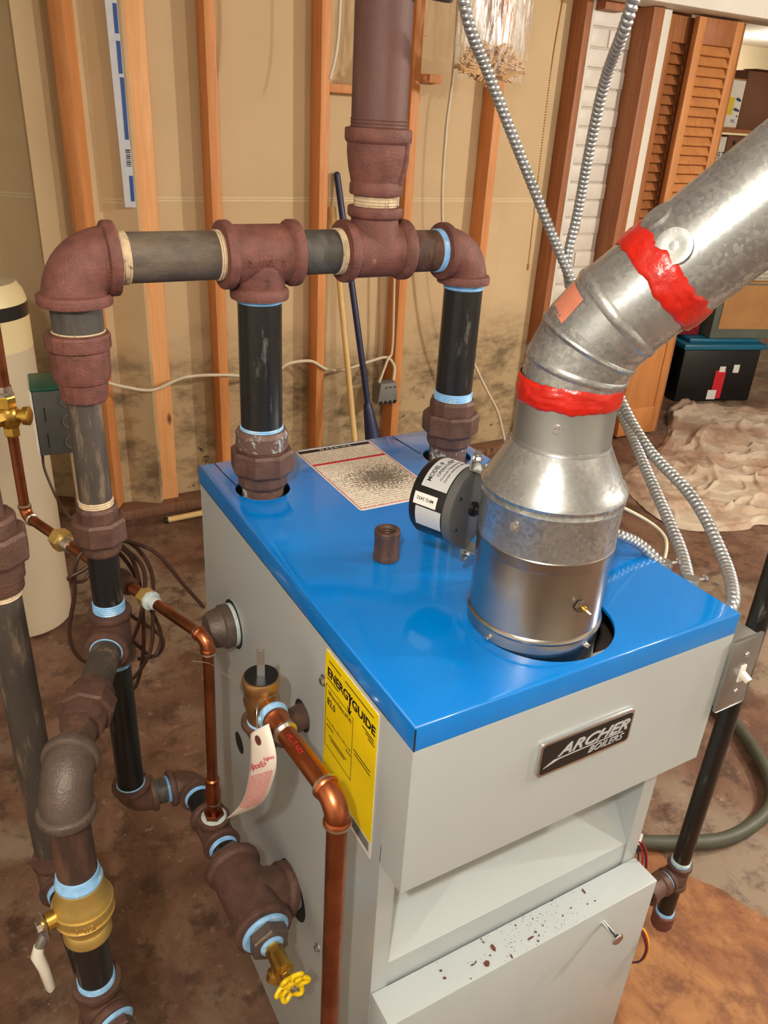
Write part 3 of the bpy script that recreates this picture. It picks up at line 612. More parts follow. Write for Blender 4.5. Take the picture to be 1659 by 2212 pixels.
loops = [[(-0.142, 1.5, 0.715), (-0.143, 1.48, 0.67), (-0.124, 1.40, 0.60), (-0.12, 1.1, 0.70), (-0.14, 0.80, 0.84), (-0.15, 0.66, 0.905)],
 [(-0.15, 0.66, 0.905), (-0.196, 0.63, 0.89), (-0.207, 0.64, 0.82), (-0.221, 0.65, 0.746), (-0.208, 0.66, 0.688), (-0.17, 0.66, 0.66)],
 [(-0.15, 0.655, 0.90), (-0.11, 0.66, 0.88), (-0.087, 0.65, 0.83), (-0.092, 0.64, 0.76), (-0.105, 0.63, 0.69), (-0.14, 0.63, 0.645), (-0.16, 0.63, 0.67)],
 [(-0.15, 0.66, 0.90), (-0.12, 0.65, 0.85), (-0.10, 0.66, 0.78), (-0.078, 0.66, 0.70), (-0.095, 0.65, 0.665), (-0.12, 0.64, 0.70), (-0.15, 0.64, 0.745)],
 [(-0.15, 0.65, 0.90), (-0.118, 0.64, 0.87), (-0.108, 0.64, 0.80), (-0.112, 0.64, 0.70), (-0.13, 0.64, 0.625), (-0.155, 0.64, 0.612)],
 [(-0.15, 0.65, 0.895), (-0.16, 0.64, 0.80), (-0.155, 0.64, 0.72), (-0.14, 0.64, 0.70), (-0.115, 0.63, 0.76), (-0.10, 0.64, 0.84), (-0.13, 0.65, 0.89)],
 [(-0.14, 0.66, 0.90), (-0.08, 0.65, 0.865), (-0.04, 0.64, 0.80), (-0.008, 0.64, 0.745)],
 [(-0.15, 0.64, 0.90), (-0.185, 0.63, 0.872), (-0.212, 0.63, 0.86), (-0.19, 0.64, 0.845), (-0.165, 0.65, 0.87)],
 [(-0.15, 0.65, 0.79), (-0.12, 0.65, 0.75), (-0.08, 0.65, 0.70), (-0.085, 0.66, 0.66), (-0.12, 0.66, 0.66)]]
for lp in loops: MB().tube(spline(lp, 8), 0.0032, 8).build('wire_loop', 'wire_brown', bw, angle=80)

# ================================================================== boiler
BX, BL = 0.445, 0.652
bo = thing('boiler', 'grey-white steel steam boiler with glossy blue top', 'boiler', (0.2225, 0.32, 0))
# lid with holes
LZ = 1.0; LW, LL = 0.45, 0.652; holes = [(0.0605, 0.535, 0.040), (0.386, 0.536, 0.040), (0.224, 0.094, 0.083)]
bm = bmesh.new(); off = V((0.2225, 0.32, 0)); loopsv = []
def addloop(pts):
    vs = [bm.verts.new(V(p)-off) for p in pts]; es = [bm.edges.new((vs[i], vs[(i+1) % len(vs)])) for i in range(len(vs))]; return vs, es
b_ = 0.0025
ov, oe = addloop([(b_, b_, LZ), (LW-b_, b_, LZ), (LW-b_, LL-b_, LZ), (b_, LL-b_, LZ)]); E_ = list(oe); rims = []
for hx, hy, hr in holes:
    vs, es = addloop([(hx+hr*math.cos(2*math.pi*i/64), hy+hr*math.sin(2*math.pi*i/64), LZ) for i in range(64)]); E_ += es; rims.append(vs)
bmesh.ops.triangle_fill(bm, use_beauty=True, use_dissolve=False, edges=E_)
for vs in rims:
    lo = [bm.verts.new(v_.co - V((0, 0, 0.004))) for v_ in vs]
    for i in range(len(vs)): j = (i+1) % len(vs); bm.faces.new((vs[i], vs[j], lo[j], lo[i]))
prev = ov
for ins, dz in ((0.0007, -0.0009), (0.0, -0.0026), (0.0, -0.03)):
    cur = [bm.verts.new(V(p)-off) for p in ((ins, ins, LZ+dz), (LW-ins, ins, LZ+dz), (LW-ins, LL-ins, LZ+dz), (ins, LL-ins, LZ+dz))]
    for i in range(4): j = (i+1) % 4; bm.faces.new((prev[i], prev[j], cur[j], cur[i]))
    prev = cur
bmesh.ops.recalc_face_normals(bm, faces=bm.faces[:])
me = bpy.data.meshes.new('lid'); bm.to_mesh(me); bm.free(); me.shade_smooth(); me.set_sharp_from_angle(angle=math.radians(50)); me.materials.append(MATS['lid_blue'])
lid = bpy.data.objects.new('lid', me); COL.objects.link(lid); lid.parent = bo; lid['label'] = 'glossy blue enamelled top cover'
MB().obox((0.0005, -0.0002, 0.984), 0.0012, 0.0012, 0.027).build('corner_seam', 'dark_gap', lid)
for a, b in (((0.025, 0.648), (0.025, 0.616)), ((0.025, 0.612), (0.028, 0.557)), ((0.345, 0.648), (0.349, 0.560))):
    a3, b3 = V((*a, 1.0003)), V((*b, 1.0003)); d = (b3-a3); MB().obox((a3+b3)/2, d.length, 0.0014, 0.0004, d.normalized(), V((-d.y, d.x, 0)).normalized()).build('knockout_slit', 'dark_gap', lid)
# side panel: left, right, back
MB().box(0.0012, 0.044, 0.02, 0.003, 0.650, 0.969).build('side_panel', 'panel_white', bo); MB().box(BX-0.003, 0.044, 0.02, BX, 0.650, 0.969).build('side_panel', 'panel_white', bo)
MB().box(0.001, 0.6485, 0.02, BX, 0.6505, 0.969).build('back_panel', 'panel_white', bo)
MB().box(0.02, 0.20, 0.0, BX-0.02, 0.63, 0.90).build('light_block', 'iron_grey', bo)  # unseen filler added inside the casing to block light
MB().box(0.005, 0.01, 0.90, BX-0.005, 0.645, 0.91).build('light_block_plate', 'iron_grey', bo)  # unseen plate added below the lid holes to keep them dark
MB().box(0.0, 0.044, 0.9695, 0.0012, 0.6505, 0.9715).build('panel_edge', 'paint_white', bo)
MB().box(0.03, 0.07, 0.0, BX-0.03, 0.62, 0.02).build('base', 'iron_grey', bo)
# hood
m = MB(); m.box(0.0, 0.0, 0.773, LW, 0.002, 0.9695); m.box(0.0, 0.002, 0.773, 0.002, 0.0445, 0.9695); m.box(LW-0.002, 0.002, 0.773, LW, 0.0445, 0.9695); m.box(0.002, 0.002, 0.773, LW-0.002, 0.03, 0.775); m.box(0.002, 0.002, 0.966, LW-0.002, 0.044, 0.9695)
m.build('hood', 'panel_white', bo)
# posts and recess
MB().box(0.0, 0.0435, 0.02, 0.022, 0.0465, 0.80).build('front_post', 'panel_white', bo); MB().box(BX-0.024, 0.0435, 0.02, BX, 0.0465, 0.80).build('front_post', 'panel_white', bo)
MB().quad((0.022, 0.046, 0.535), (BX-0.024, 0.046, 0.535), (BX-0.024, 0.046, 0.58), (0.022, 0.046, 0.58)).quad((0.022, 0.046, 0.58), (BX-0.024, 0.046, 0.58), (BX-0.024, 0.205, 0.80), (0.022, 0.205, 0.80)).build('recess_panel', 'panel_white', bo)
MB().box(0.0215, 0.046, 0.53, 0.0225, 0.22, 0.80).build('recess_side', 'panel_white', bo); MB().box(BX-0.0245, 0.046, 0.53, BX-0.0235, 0.22, 0.80).build('recess_side', 'panel_white', bo)
MB().box(0.02, 0.044, 0.795, BX-0.02, 0.22, 0.80).build('recess_top', 'panel_white', bo)
dr = MB().box(0.001, -0.002, 0.06, BX, 0.043, 0.541).build('access_door', 'panel_white', bo, bevel=0.0016)
MB().cyl((0.347, -0.002, 0.511), (0.347, -0.027, 0.511), 0.0037, 16).lathe((0.347, -0.026, 0.511), (0, -1, 0), [(0.006, 0), (0.0095, 0.002), (0.0098, 0.005), (0.008, 0.0065)], 24).build('pull_knob', 'chrome', dr)
# screws on the side panel
def screw(p, n, r, parent, mat='zinc'):
    n = V(n).normalized(); return MB().lathe(p, n, [(r*1.5, 0), (r*1.5, 0.001)], 18).lathe(V(p)+n*0.001, n, [(r, 0), (r, 0.0035), (r*0.85, 0.0042)], 6).build('screw', mat, parent, angle=20)
screw((0.0012, 0.194, 0.913), (-1, 0, 0), 0.0052, bo); screw((0.0012, 0.194, 0.432), (-1, 0, 0), 0.0045, bo)
MB().lathe((0.0012, 0.508, 0.553), (-1, 0, 0), [(0.019, 0), (0.019, 0.0006)], 28).build('panel_hole', 'dark_gap', bo)
MB().lathe((0.0012, 0.285, 0.448), (-1, 0, 0), [(0.047, 0), (0.047, 0.0006)], 36).build('panel_hole', 'dark_gap', bo)
MB().lathe((0.0012, 0.255, 0.812), (-1, 0, 0), [(0.022, 0), (0.022, 0.0006)], 28).build('panel_hole', 'dark_gap', bo)
# badge
bx0, bx1, bz0, bz1 = 0.161, 0.298, 0.868, 0.916
def rrect(w, h, r, n=6):
    out = []
    for cx, cy, a0 in ((w/2-r, h/2-r, 0), (-w/2+r, h/2-r, 90), (-w/2+r, -h/2+r, 180), (w/2-r, -h/2+r, 270)):
        for i in range(n+1): a = math.radians(a0+90*i/n); out.append((cx+r*math.cos(a), cy+r*math.sin(a)))
    return out
bw_, bh_ = bx1-bx0, bz1-bz0; bc_ = V(((bx0+bx1)/2, 0.0, (bz0+bz1)/2))
bdg = MB().prism(rrect(bw_, bh_, 0.006), bc_, (1, 0, 0), (0, 0, 1), (0, -1, 0), 0.005).build('badge', 'chrome', bo, bevel=0.0008); bdg['label'] = 'black and chrome nameplate'
MB().prism(rrect(bw_-0.007, bh_-0.007, 0.004), bc_ + V((0, -0.005, 0)), (1, 0, 0), (0, 0, 1), (0, -1, 0), 0.0006).build('badge_face', 'black_plastic', bdg)
text('lettering', 'ARCHER', (0.187, -0.0056, 0.8905), (1, 0, 0), (0, 0, 1), 0.0205, 'label_silver', bdg, 0.0006, 'LEFT', 0.45, 0.02, 1.3)
text('lettering', 'BOILERS', (0.2315, -0.0056, 0.8765), (1, 0, 0), (0, 0, 1), 0.0125, 'label_silver', bdg, 0.0005, 'LEFT', 0.45, 0.0, 1.12)
MB().prism([(0, 0), (0.022, 0.0058), (0.115, 0.0072), (0.115, 0.0080), (0.021, 0.0070), (0.014, 0.0072)], (0.168, -0.0056, 0.8805), (1, 0, 0), (0, 0, 1), (0, -1, 0), 0.0005).build('arrow_mark', 'label_silver', bdg)
# energy label on the left panel
eg = MB().box(0.0002, 0.066, 0.754, 0.0011, 0.189, 0.962).build('energy_label', 'label_white', bo); eg['label'] = 'yellow energy label'
MB().box(-0.0003, 0.066, 0.779, 0.0003, 0.189, 0.962).build('yellow_field', 'label_yellow', eg)
def et(s, y, z, size, bold=0.0, sx=1.0, mat='ink_black'): return text('lettering', s, (-0.0003, y, z), (0, -1, 0), (0, 0, 1), size, mat, eg, 0.00025, 'LEFT', 0, bold, sx)
et('ENERGY', 0.183, 0.9305, 0.0165, 0.03, 1.0); et('GUIDE', 0.1225, 0.9305, 0.0165, 0.03, 1.08)
MB().prism([(-0.0012, 0.012), (0.0012, 0.012), (0.0012, -0.010), (0.006, -0.007), (0.0, -0.017), (-0.006, -0.007), (-0.0012, -0.010)], (-0.0003, 0.1275, 0.931), (0, -1, 0), (0, 0, 1), (-1, 0, 0), 0.00025).build('arrow_mark', 'ink_black', eg)
et('Efficiency Rating (AFUE)', 0.179, 0.906, 0.0075, 0.0, 0.78); et('82.0', 0.182, 0.890, 0.0135, 0.012, 0.9)
def el(y0, y1, z0, z1): MB().box(-0.0006, y0, z0, -0.0003, y1, z1).build('print_line', 'ink_black', eg)
for a in ((0.118, 0.186, 0.916, 0.9166), (0.118, 0.186, 0.826, 0.8266), (0.118, 0.1186, 0.826, 0.9166), (0.1854, 0.186, 0.826, 0.9166), (0.122, 0.182, 0.866, 0.8666)): el(*a)
for i in range(5): el(0.1225+0.0145*i, 0.1230+0.0145*i, 0.866, 0.869)
for y0, y1, z in ((0.15, 0.18, 0.951), (0.075, 0.14, 0.9515), (0.155, 0.183, 0.9255), (0.072, 0.098, 0.923), (0.072, 0.09, 0.9195), (0.07, 0.084, 0.916), (0.165, 0.182, 0.858), (0.12, 0.132, 0.860), (0.13, 0.175, 0.846), (0.135, 0.17, 0.8425), (0.076, 0.114, 0.876), (0.075, 0.112, 0.871)): el(y0, y1, z, z+0.0012)
for i in range(4): el(0.070, 0.180-0.012*i, 0.7735-0.0036*i, 0.7747-0.0036*i)
wl = MB().box(0.0002, 0.150, 0.742, 0.0011, 0.1925, 0.792).build('caution_label', 'label_white', bo)
MB().prism([(0, 0), (0.016, 0), (0.008, 0.014)], (0.0001, 0.1905, 0.758), (0, -1, 0), (0, 0, 1), (-1, 0, 0), 0.0004).build('triangle_mark', 'orange_tri', wl)
# warning sheet on the lid
ws = MB().prism([(x+0.2275, y+0.529) for x, y in rrect(0.137, 0.234, 0.006)], (0, 0, 1.0), (1, 0, 0), (0, 1, 0), (0, 0, 1), 0.0004).build('warning_label', 'label_white', bo); ws['label'] = 'white warning sheet speckled with rust'
me = MB().box(0.163, 0.418, 1.0004, 0.292, 0.630, 1.0006).build('fine_print', 'print_warning', None, loc=(0.2275, 0.529, 1.0)); me.parent = ws; me.location = V((0.2275, 0.529, 1.0)) - root_loc(bo)
MB().box(0.163, 0.631, 1.0004, 0.292, 0.641, 1.0007).build('black_header', 'ink_black', ws); MB().box(0.163, 0.5775, 1.0006, 0.292, 0.5835, 1.0009).build('red_bar', 'ink_red', ws)
text('lettering', 'W A R N I N G', (0.228, 0.6328, 1.0007), (1, 0, 0), (0, 1, 0), 0.009, 'label_white', ws, 0.0002, 'CENTER')
for x0, y0, x1, y1 in ((0.1618, 0.417, 0.1626, 0.642), (0.2924, 0.417, 0.2932, 0.642), (0.1618, 0.4165, 0.2932, 0.4173)): MB().box(x0, y0, 1.0004, x1, y1, 1.0008).build('red_border', 'ink_red', ws)
# loose coupling on the lid
cp = thing('pipe_coupling', 'loose rusty iron pipe coupling standing on the blue top', 'coupling', (0.127, 0.282, 1.0))
prof = [(0.0158, 0.0), (0.0166, 0.001), (0.0166, 0.007), (0.0159, 0.0085), (0.0159, 0.0315), (0.0166, 0.033), (0.0166, 0.040), (0.0158, 0.041), (0.0116, 0.041)]
for i in range(8): prof += [(0.0106, 0.039-0.0035*i), (0.0098, 0.0373-0.0035*i)]
prof += [(0.0098, 0.006), (0.001, 0.006)]
MB().lathe((0.127, 0.282, 1.0002), (0, 0, 1), prof, 40, True).build('body', 'pipe_rusty', cp)
vd = (V((-0.32, -0.46, 0)) - V((0.127, 0.282, 0))).normalized(); vr = V((-vd.y, vd.x, 0))
def cwrap(z0, x00):
    def w(x, y, d): a = (x+x00)/0.016; return V((0.127, 0.282, 1.0+z0+y)) + (vd*math.cos(a) + vr*math.sin(a))*(0.0157+d)
    return w
text('lettering', 'USA', (0, 0, 0), vr, (0, 0, 1), 0.006, 'pipe_rusty', cp, 0.0008, 'LEFT', 0, 0.02, 1, cwrap(0.021, -0.002)); text('lettering', '1/2', (0, 0, 0), vr, (0, 0, 1), 0.006, 'pipe_rusty', cp, 0.0008, 'LEFT', 0, 0.02, 1, cwrap(0.012, -0.002))
# ------------------------------------------------------------------ flue
fx, fy = 0.214, 0.0975
fl = thing('flue_pipe', 'galvanised flue pipe with sloping elbow rising from the boiler top', 'flue pipe', (fx, fy, 0.92))
MB().lathe((fx, fy, 0.911), (0, 0, 1), [(0.0735, 0), (0.0735, 0.102), (0.0728, 0.104), (0.0728, 0.204)], 72, False).build('damper_tube', 'damper_steel', fl)
MB().lathe((fx, fy, 1.013), (0, 0, 1), [(0.0733, 0), (0.0752, 0.002), (0.0755, 0.0035), (0.0752, 0.005), (0.0730, 0.0075)], 72, False).build('bead', 'damper_steel', fl)
MB().lathe((fx, fy, 1.100), (0, 0, 1), [(0.0732, 0), (0.0740, 0.001), (0.0742, 0.012), (0.0728, 0.014)], 72, False).build('seam', 'damper_steel', fl)
MB().lathe((fx, fy, 1.112), (0, 0, 1), [(0.0735, 0), (0.0738, 0.045), (0.0752, 0.049), (0.0738, 0.053), (0.0742, 0.055), (0.0760, 0.058), (0.0742, 0.062), (0.0700, 0.067), (0.0500, 0.106), (0.0496, 0.109)], 72, False).build('reducer_cone', 'galvanised', fl)
MB().lathe((fx, fy, 1.214), (0, 0, 1), [(0.0497, 0), (0.0510, 0.003), (0.0493, 0.007), (0.0491, 0.056)], 64, False).build('collar', 'galv_plain', fl)
fd = V((0.53, -0.45, 0.72)).normalized(); hh = V((fd.x, fd.y, 0)).normalized(); th = math.acos(fd.z); B0 = V((fx, fy, 1.267)); rho = 0.12
# three-gore elbow
gn = 3; ge = []
def apt(a): return B0 + hh*(rho*(1-math.cos(a))) + V((0, 0, rho*math.sin(a)))
def adr(a): return hh*math.sin(a) + V((0, 0, math.cos(a)))
for g in range(gn):
    a0, a1 = th*g/gn, th*(g+1)/gn; p0, p1 = apt(a0), apt(a1); ax = (p1-p0).normalized(); m = MB(); seg = 64
    _, u, w = perp(V((0, 0, 1)))
    u = hh.copy(); side = V((-hh.y, hh.x, 0))
    for p, dcut in ((p0, adr(a0)), (p1, adr(a1))):
        for i in range(seg):
            t_ = 2*math.pi*i/seg; e1 = (side.cross(ax)).normalized(); q = p + (side*math.cos(t_) + e1*math.sin(t_))*0.0502
            q += ax*(-(q-p).dot(dcut)/ax.dot(dcut)); m.v.append(q)
    for i in range(seg): j = (i+1) % seg; m.f.append((i, j, seg+j, seg+i))
    m.build('elbow_gore', 'galvanised', fl, angle=60)
for a, bw2 in ((th*0.30, 0.9), (th/3*2*0.86, 0.7), (th*0.97, 1.15)):
    p, d = apt(a), adr(a); k = 1.0
    MB().lathe(p-d*0.005*bw2, d, [(0.0500, 0), (0.0515, 0.002*bw2), (0.0522, 0.005*bw2), (0.0515, 0.008*bw2), (0.0500, 0.010*bw2)], 64, False).build('elbow_bead', 'galvanised', fl)
E0 = apt(th); MB().lathe(E0, fd, [(0.0500, 0), (0.0500, 0.048)], 64, False).build('elbow_end', 'galvanised', fl)
MB().lathe(E0+fd*0.046, fd, [(0.0502, 0), (0.0510, 0.001), (0.0510, 0.98)], 64, False).build('vent_pipe', 'galvanised', fl)
# red sealant, lumpy bands
def putty(o, d, r, w0, h0, seedz, slant=0.0):
    d, u, w = perp(d); m = MB(); seg = 120; rows = 13; o = V(o)
    for k in range(rows):
        t_ = k/(rows-1)
        for i in range(seg):
            a = 2*math.pi*i/seg; ca, sa = math.cos(a), math.sin(a); nz = noise.noise(V((ca*2.2, sa*2.2, seedz))); nz2 = noise.noise(V((ca*5, sa*5, seedz+t_*1.5)))
            lo = -h0*(1+0.25*nz+0.12*noise.noise(V((ca*9, sa*9, seedz)))); hi = w0*(1+0.3*noise.noise(V((ca*2.6, sa*2.6, seedz+7)))+0.15*noise.noise(V((ca*10, sa*10, seedz+3)))); h = lo + (hi-lo)*t_
            rr = r + (0.0021+0.0012*nz2+0.0009*noise.noise(V((ca*3, sa*3, seedz+t_*9))))*math.sin(math.pi*t_)**0.35*(1 if 0 < t_ < 1 else 0) - (0.0006 if t_ in (0, 1) else 0)
            m.v.append(o + d*h + (u*ca + w*sa)*rr)
    for k in range(rows-1):
        for i in range(seg): j = (i+1) % seg; m.f.append((k*seg+i, k*seg+j, (k+1)*seg+j, (k+1)*seg+i))
    return m.build('red_sealant', 'red_putty', fl, angle=70)
putty((fx, fy, 1.276), (0, 0, 1), 0.0503, 0.009, 0.016, 3.1); putty(E0+fd*0.048, fd, 0.0513, 0.014, 0.014, 8.4)
# rivet rosettes on the vent pipe
_, ru, rw = perp(fd); vdir = V((-0.32, -0.46, 1.5)) - (E0+fd*0.08); vdir = (vdir - fd*vdir.dot(fd)).normalized(); vs_ = fd.cross(vdir)
for a, t_, rr in ((0.30, 0.068, 0.017), (1.12, 0.072, 0.016)):
    p = E0 + fd*t_ + (vdir*math.cos(a) - vs_*math.sin(a))*0.0506; nrm = (vdir*math.cos(a) - vs_*math.sin(a))
    MB().lathe(p, nrm, [(rr, -0.003), (rr*0.92, 0.0012), (rr*0.55, 0.0018), (rr*0.3, 0.001), (rr*0.2, 0.0012)], 24).build('crimp_mark', 'galvanised', fl)
# paper sticker on the elbow
sm = MB(); n1, n2 = 8, 8; pm_ = (apt(th*0.6)+apt(th*0.9))/2; dm = adr(th*0.77); vv = V((-0.32, -0.46, 1.5)) - pm_; vv = (vv - dm*vv.dot(dm)).normalized(); sd = dm.cross(vv)
for i in range(n1+1):
    for j in range(n2+1):
        a = -0.62 - 0.62*i/n1; t_ = -0.014 + 0.028*j/n2; sm.v.append(pm_ + dm*(t_+0.004*i/n1) + (vv*math.cos(a) + sd*math.sin(a))*0.0507)
for i in range(n1):
    for j in range(n2): k = i*(n2+1)+j; sm.f.append((k, k+1, k+n2+2, k+n2+1))
sm.build('paper_sticker', 'sticker_orange', fl)
# probe and screws on damper tube
def on_tube(px_ang, z): return V((fx + 0.0735*math.cos(px_ang), fy + 0.0735*math.sin(px_ang), z)), V((math.cos(px_ang), math.sin(px_ang), 0))
p, n = on_tube(math.radians(-95), 1.062); MB().lathe(p, n, [(0.007, 0), (0.007, 0.004)], 6).build('probe_nut', 'iron_grey', fl, angle=15); MB().cyl(p, p+n*0.010, 0.0035, 14).build('probe_body', 'brass', fl); MB().cyl(p, p+n*0.019, 0.0018, 10).build('probe_tip', 'steel', fl)
for a, z in ((-78, 1.005), (-168, 1.005)):
    p, n = on_tube(math.radians(a), z); screw(p, n, 0.003, fl, 'chrome')
p, n = on_tube(math.radians(-158), 1.145); screw(p, n, 0.0035, fl, 'chrome'); p, n = on_tube(math.radians(-15), 1.14); screw(p, n, 0.003, fl, 'chrome')
a_ = math.radians(-140); n = V((math.cos(a_), math.sin(a_), 0)); screw(V((fx, fy, 1.245)) + n*0.0492, n, 0.003, fl, 'chrome')
# damper motor
aa = 0.42; md = V((-math.sin(aa), math.cos(aa), 0)); Mc = V((fx, fy, 1.108)); mo = thing('damper_motor', 'round black and grey damper motor with silver label beside the flue', 'motor', (0.15, 0.22, 1.0))
Pf = Mc + md*0.093; ms = V((md.y, -md.x, 0))   # face centre, sideways axis
MB().lathe(Pf, md, [(0.044, -0.0015), (0.0475, 0.0), (0.0475, 0.010), (0.046, 0.011)], 64).build('face_plate', 'grey_plastic', mo)
MB().lathe(Pf+md*0.010, md, [(0.0455, 0), (0.0458, 0.002), (0.0458, 0.042), (0.043, 0.047), (0.02, 0.049)], 64).build('housing', 'black_plastic', mo)
MB().lathe(Pf, -md, [(0.009, 0), (0.009, 0.006), (0.006, 0.007), (0.006, 0.02)], 24).build('shaft', 'black_plastic', mo)
def wrapm(a0, t0):
    def w(x, y, d): a = a0 + x/0.0465; return Pf + md*(t0+y) + (V((0, 0, 1))*math.cos(a) - ms*math.sin(a))*(0.0463+d)
    return w
def mpatch(name, a0, a1, t0, t1, mat, r=0.0461):
    m = MB(); n = 20
    for i in range(n+1):
        a = a0 + (a1-a0)*i/n
        for t_ in (t0, t1): m.v.append(Pf + md*t_ + (V((0, 0, 1))*math.cos(a) - ms*math.sin(a))*r)
    for i in range(n): m.f.append((2*i, 2*i+1, 2*i+3, 2*i+2))
    return m.build(name, mat, mo)
mpatch('silver_label', -0.55, 0.95, 0.0125, 0.046, 'label_silver'); mpatch('date_label', 1.12, 1.42, 0.020, 0.050, 'label_white', 0.0463); mpatch('grey_label', 1.46, 2.0, 0.0125, 0.046, 'label_silver')
def mt(s, a_end, t0, size, bold=0.0):
    def w(x, y, d): a = a_end - x/0.0465; return Pf + md*(t0+y) + (V((0, 0, 1))*math.cos(a) - ms*math.sin(a))*(0.0461+d)
    text('lettering', s, (0, 0, 0), (1, 0, 0), (0, 1, 0), size, 'ink_black', mo, 0.0002, 'LEFT', 0, bold, 1.0, w)
mt('MODEL #', 0.80, 0.037, 0.0075, 0.01); mt('OPERATION', 0.62, 0.030, 0.006); mt('24 Volts', 0.05, 0.034, 0.004)
mt('Damper must be in open position', 0.72, 0.0195, 0.0042); mt('Minimum Clearance 6 in.', 0.70, 0.0245, 0.0042); mt('MFG 2432', 1.40, 0.026, 0.0)if False else None
def w_(x, y, d): a = 1.38 - y/0.0465; return Pf + md*(0.047-x) + (V((0, 0, 1))*math.cos(a) - ms*math.sin(a))*(0.0463+d)
def w2_(x, y, d): a = 1.22 + y/0.0465; return Pf + md*(0.024+x) + (V((0, 0, 1))*math.cos(a) - ms*math.sin(a))*(0.0464+d)
text('lettering', 'MFG 2432', (0, 0, 0), (1, 0, 0), (0, 1, 0), 0.0052, 'ink_black', mo, 0.0002, 'LEFT', 0, 0.01, 1.0, w2_)
for z, zz in ((0.05, 0.010), (-0.05, 0.0)):
    tp = Pf - md*0.004 + V((0, 0, z)); MB().obox(tp - md*0.010, 0.022, 0.030, 0.002, ms, md, (0, 0, 1)).build('bracket', 'zinc', mo, bevel=0.0008)
    sg = 1 if z > 0 else -1
    bt = MB().prism([(-0.011, 0), (0.011, 0), (0.011, 0.010), (0.008, 0.017), (0, 0.020), (-0.008, 0.017), (-0.011, 0.010)], tp + md*0.004, ms, V((0, 0, sg)), md, 0.002).build('bracket_tab', 'zinc', mo)
    screw(tp + md*0.0035 + V((0, 0, sg*0.010)), -md, 0.0028, mo, 'chrome')
for a, r_ in ((2.5, 0.036), (3.6, 0.036), (0.9, 0.036)):
    p = Pf - md*0.001 + (ms*math.cos(a) + V((0, 0, math.sin(a))))*r_; MB().lathe(p, -md, [(0.002, 0), (0.002, 0.001)], 10).build('rivet_hole', 'dark_gap', mo)

# ================================================================== steam header piping
Y = 0.535; HZ = 1.333
hd = thing('steam_header', 'horizontal dark red iron pipe header of elbows, tees and nipples over the boiler', 'pipe header', (0.1, Y, 1.2))
elbow('elbow', (-0.170, Y, HZ), (1, 0, 0), (0, 0, -1), 0.0375, 0.050, 'iron_red', hd, 0.014)
pipe('pipe', (-0.121, Y, HZ), (0.017, Y, HZ), 0.0295, 'pipe_header', hd, 'sealant_tan', 'sealant_tan', 0.015)
t1 = tee('tee', (0.0605, Y, HZ), (1, 0, 0), 0.052, (0, 0, -1), 0.056, 0.0365, 'iron_red', hd, 0.0335, 0.014)
pipe('nipple', (0.112, Y, HZ), (0.180, Y, HZ), 0.0285, 'pipe_grey', hd, None, 'sealant_tan', 0.012)
t2 = tee('tee', (0.228, Y, HZ), (1, 0, 0), 0.051, (0, 0, 1), 0.058, 0.0355, 'iron_red', hd, 0.0325, 0.014)
pipe('nipple', (0.277, Y, HZ-0.003), (0.340, Y, HZ-0.003), 0.0285, 'pipe_rusty', hd, None, 'sealant_blue', 0.012)
elbow('elbow', (0.384, Y, HZ-0.004), (-1, 0, 0), (0, 0, -1), 0.0345, 0.046, 'iron_red', hd, 0.013)
def emboss(s, x, z, size, parent, r=0.0365):
    def w(px, py, d):
        yy = z + py; a = math.asin(max(-1, min(1, (yy-HZ)/r))); return V((x+px, Y - (r+d-0.0004)*math.cos(a), HZ + (r+d-0.0004)*math.sin(a)))
    text('lettering', s, (0, 0, 0), (1, 0, 0), (0, 0, 1), size, 'iron_red', parent, 0.0022, 'LEFT', 0, 0.01, 1.0, w)
emboss('2   USA   2', 0.033, 1.324, 0.011, t1); text('lettering', '2', (0.0565, Y-0.0345, 1.2995), (1, 0, 0), (0, 0, 1), 0.012, 'iron_red', t1, 0.0016, 'LEFT', 0, 0.01)
# main riser with reducing coupling
ri = thing('steam_main', 'thick dark red steam main rising with bell reducer to the ceiling', 'pipe', (0.228, Y, 1.39))
pipe('nipple', (0.228, Y, 1.384), (0.228, Y, 1.412), 0.0285, 'pipe_rusty', ri, 'sealant_tan', None, 0.02)
MB().lathe((0.228, Y, 1.404), (0, 0, 1), [(0.030, 0), (0.0345, 0.001), (0.0358, 0.003), (0.0358, 0.013), (0.034, 0.017), (0.0355, 0.024), (0.0385, 0.036), (0.0405, 0.052), (0.0405, 0.063), (0.0428, 0.065), (0.0440, 0.068), (0.0440, 0.079), (0.0428, 0.081), (0.037, 0.082)], 56).build('reducer', 'iron_red', ri)
for a in (-0.9, 2.2):
    m = MB(); dd = V((math.cos(a), math.sin(a), 0)); m.tube([V((0.228, Y, 1.42))+dd*0.0345, V((0.228, Y, 1.435))+dd*0.0385, V((0.228, Y, 1.45))+dd*0.0408, V((0.228, Y, 1.474))+dd*0.041], 0.0035, 10); m.build('reducer_rib', 'iron_red', ri)
mp = pipe('main_pipe', (0.228, Y, 1.484), (0.228, Y, 2.149), 0.0362, 'pipe_main', ri); MB().lathe((0.228, Y, 1.485), (0, 0, 1), [(0.0364, 0), (0.0372, 0.002), (0.0364, 0.004), (0.0372, 0.006), (0.0364, 0.008), (0.0372, 0.010), (0.0364, 0.012)], 48).build('thread', 'pipe_main', mp)
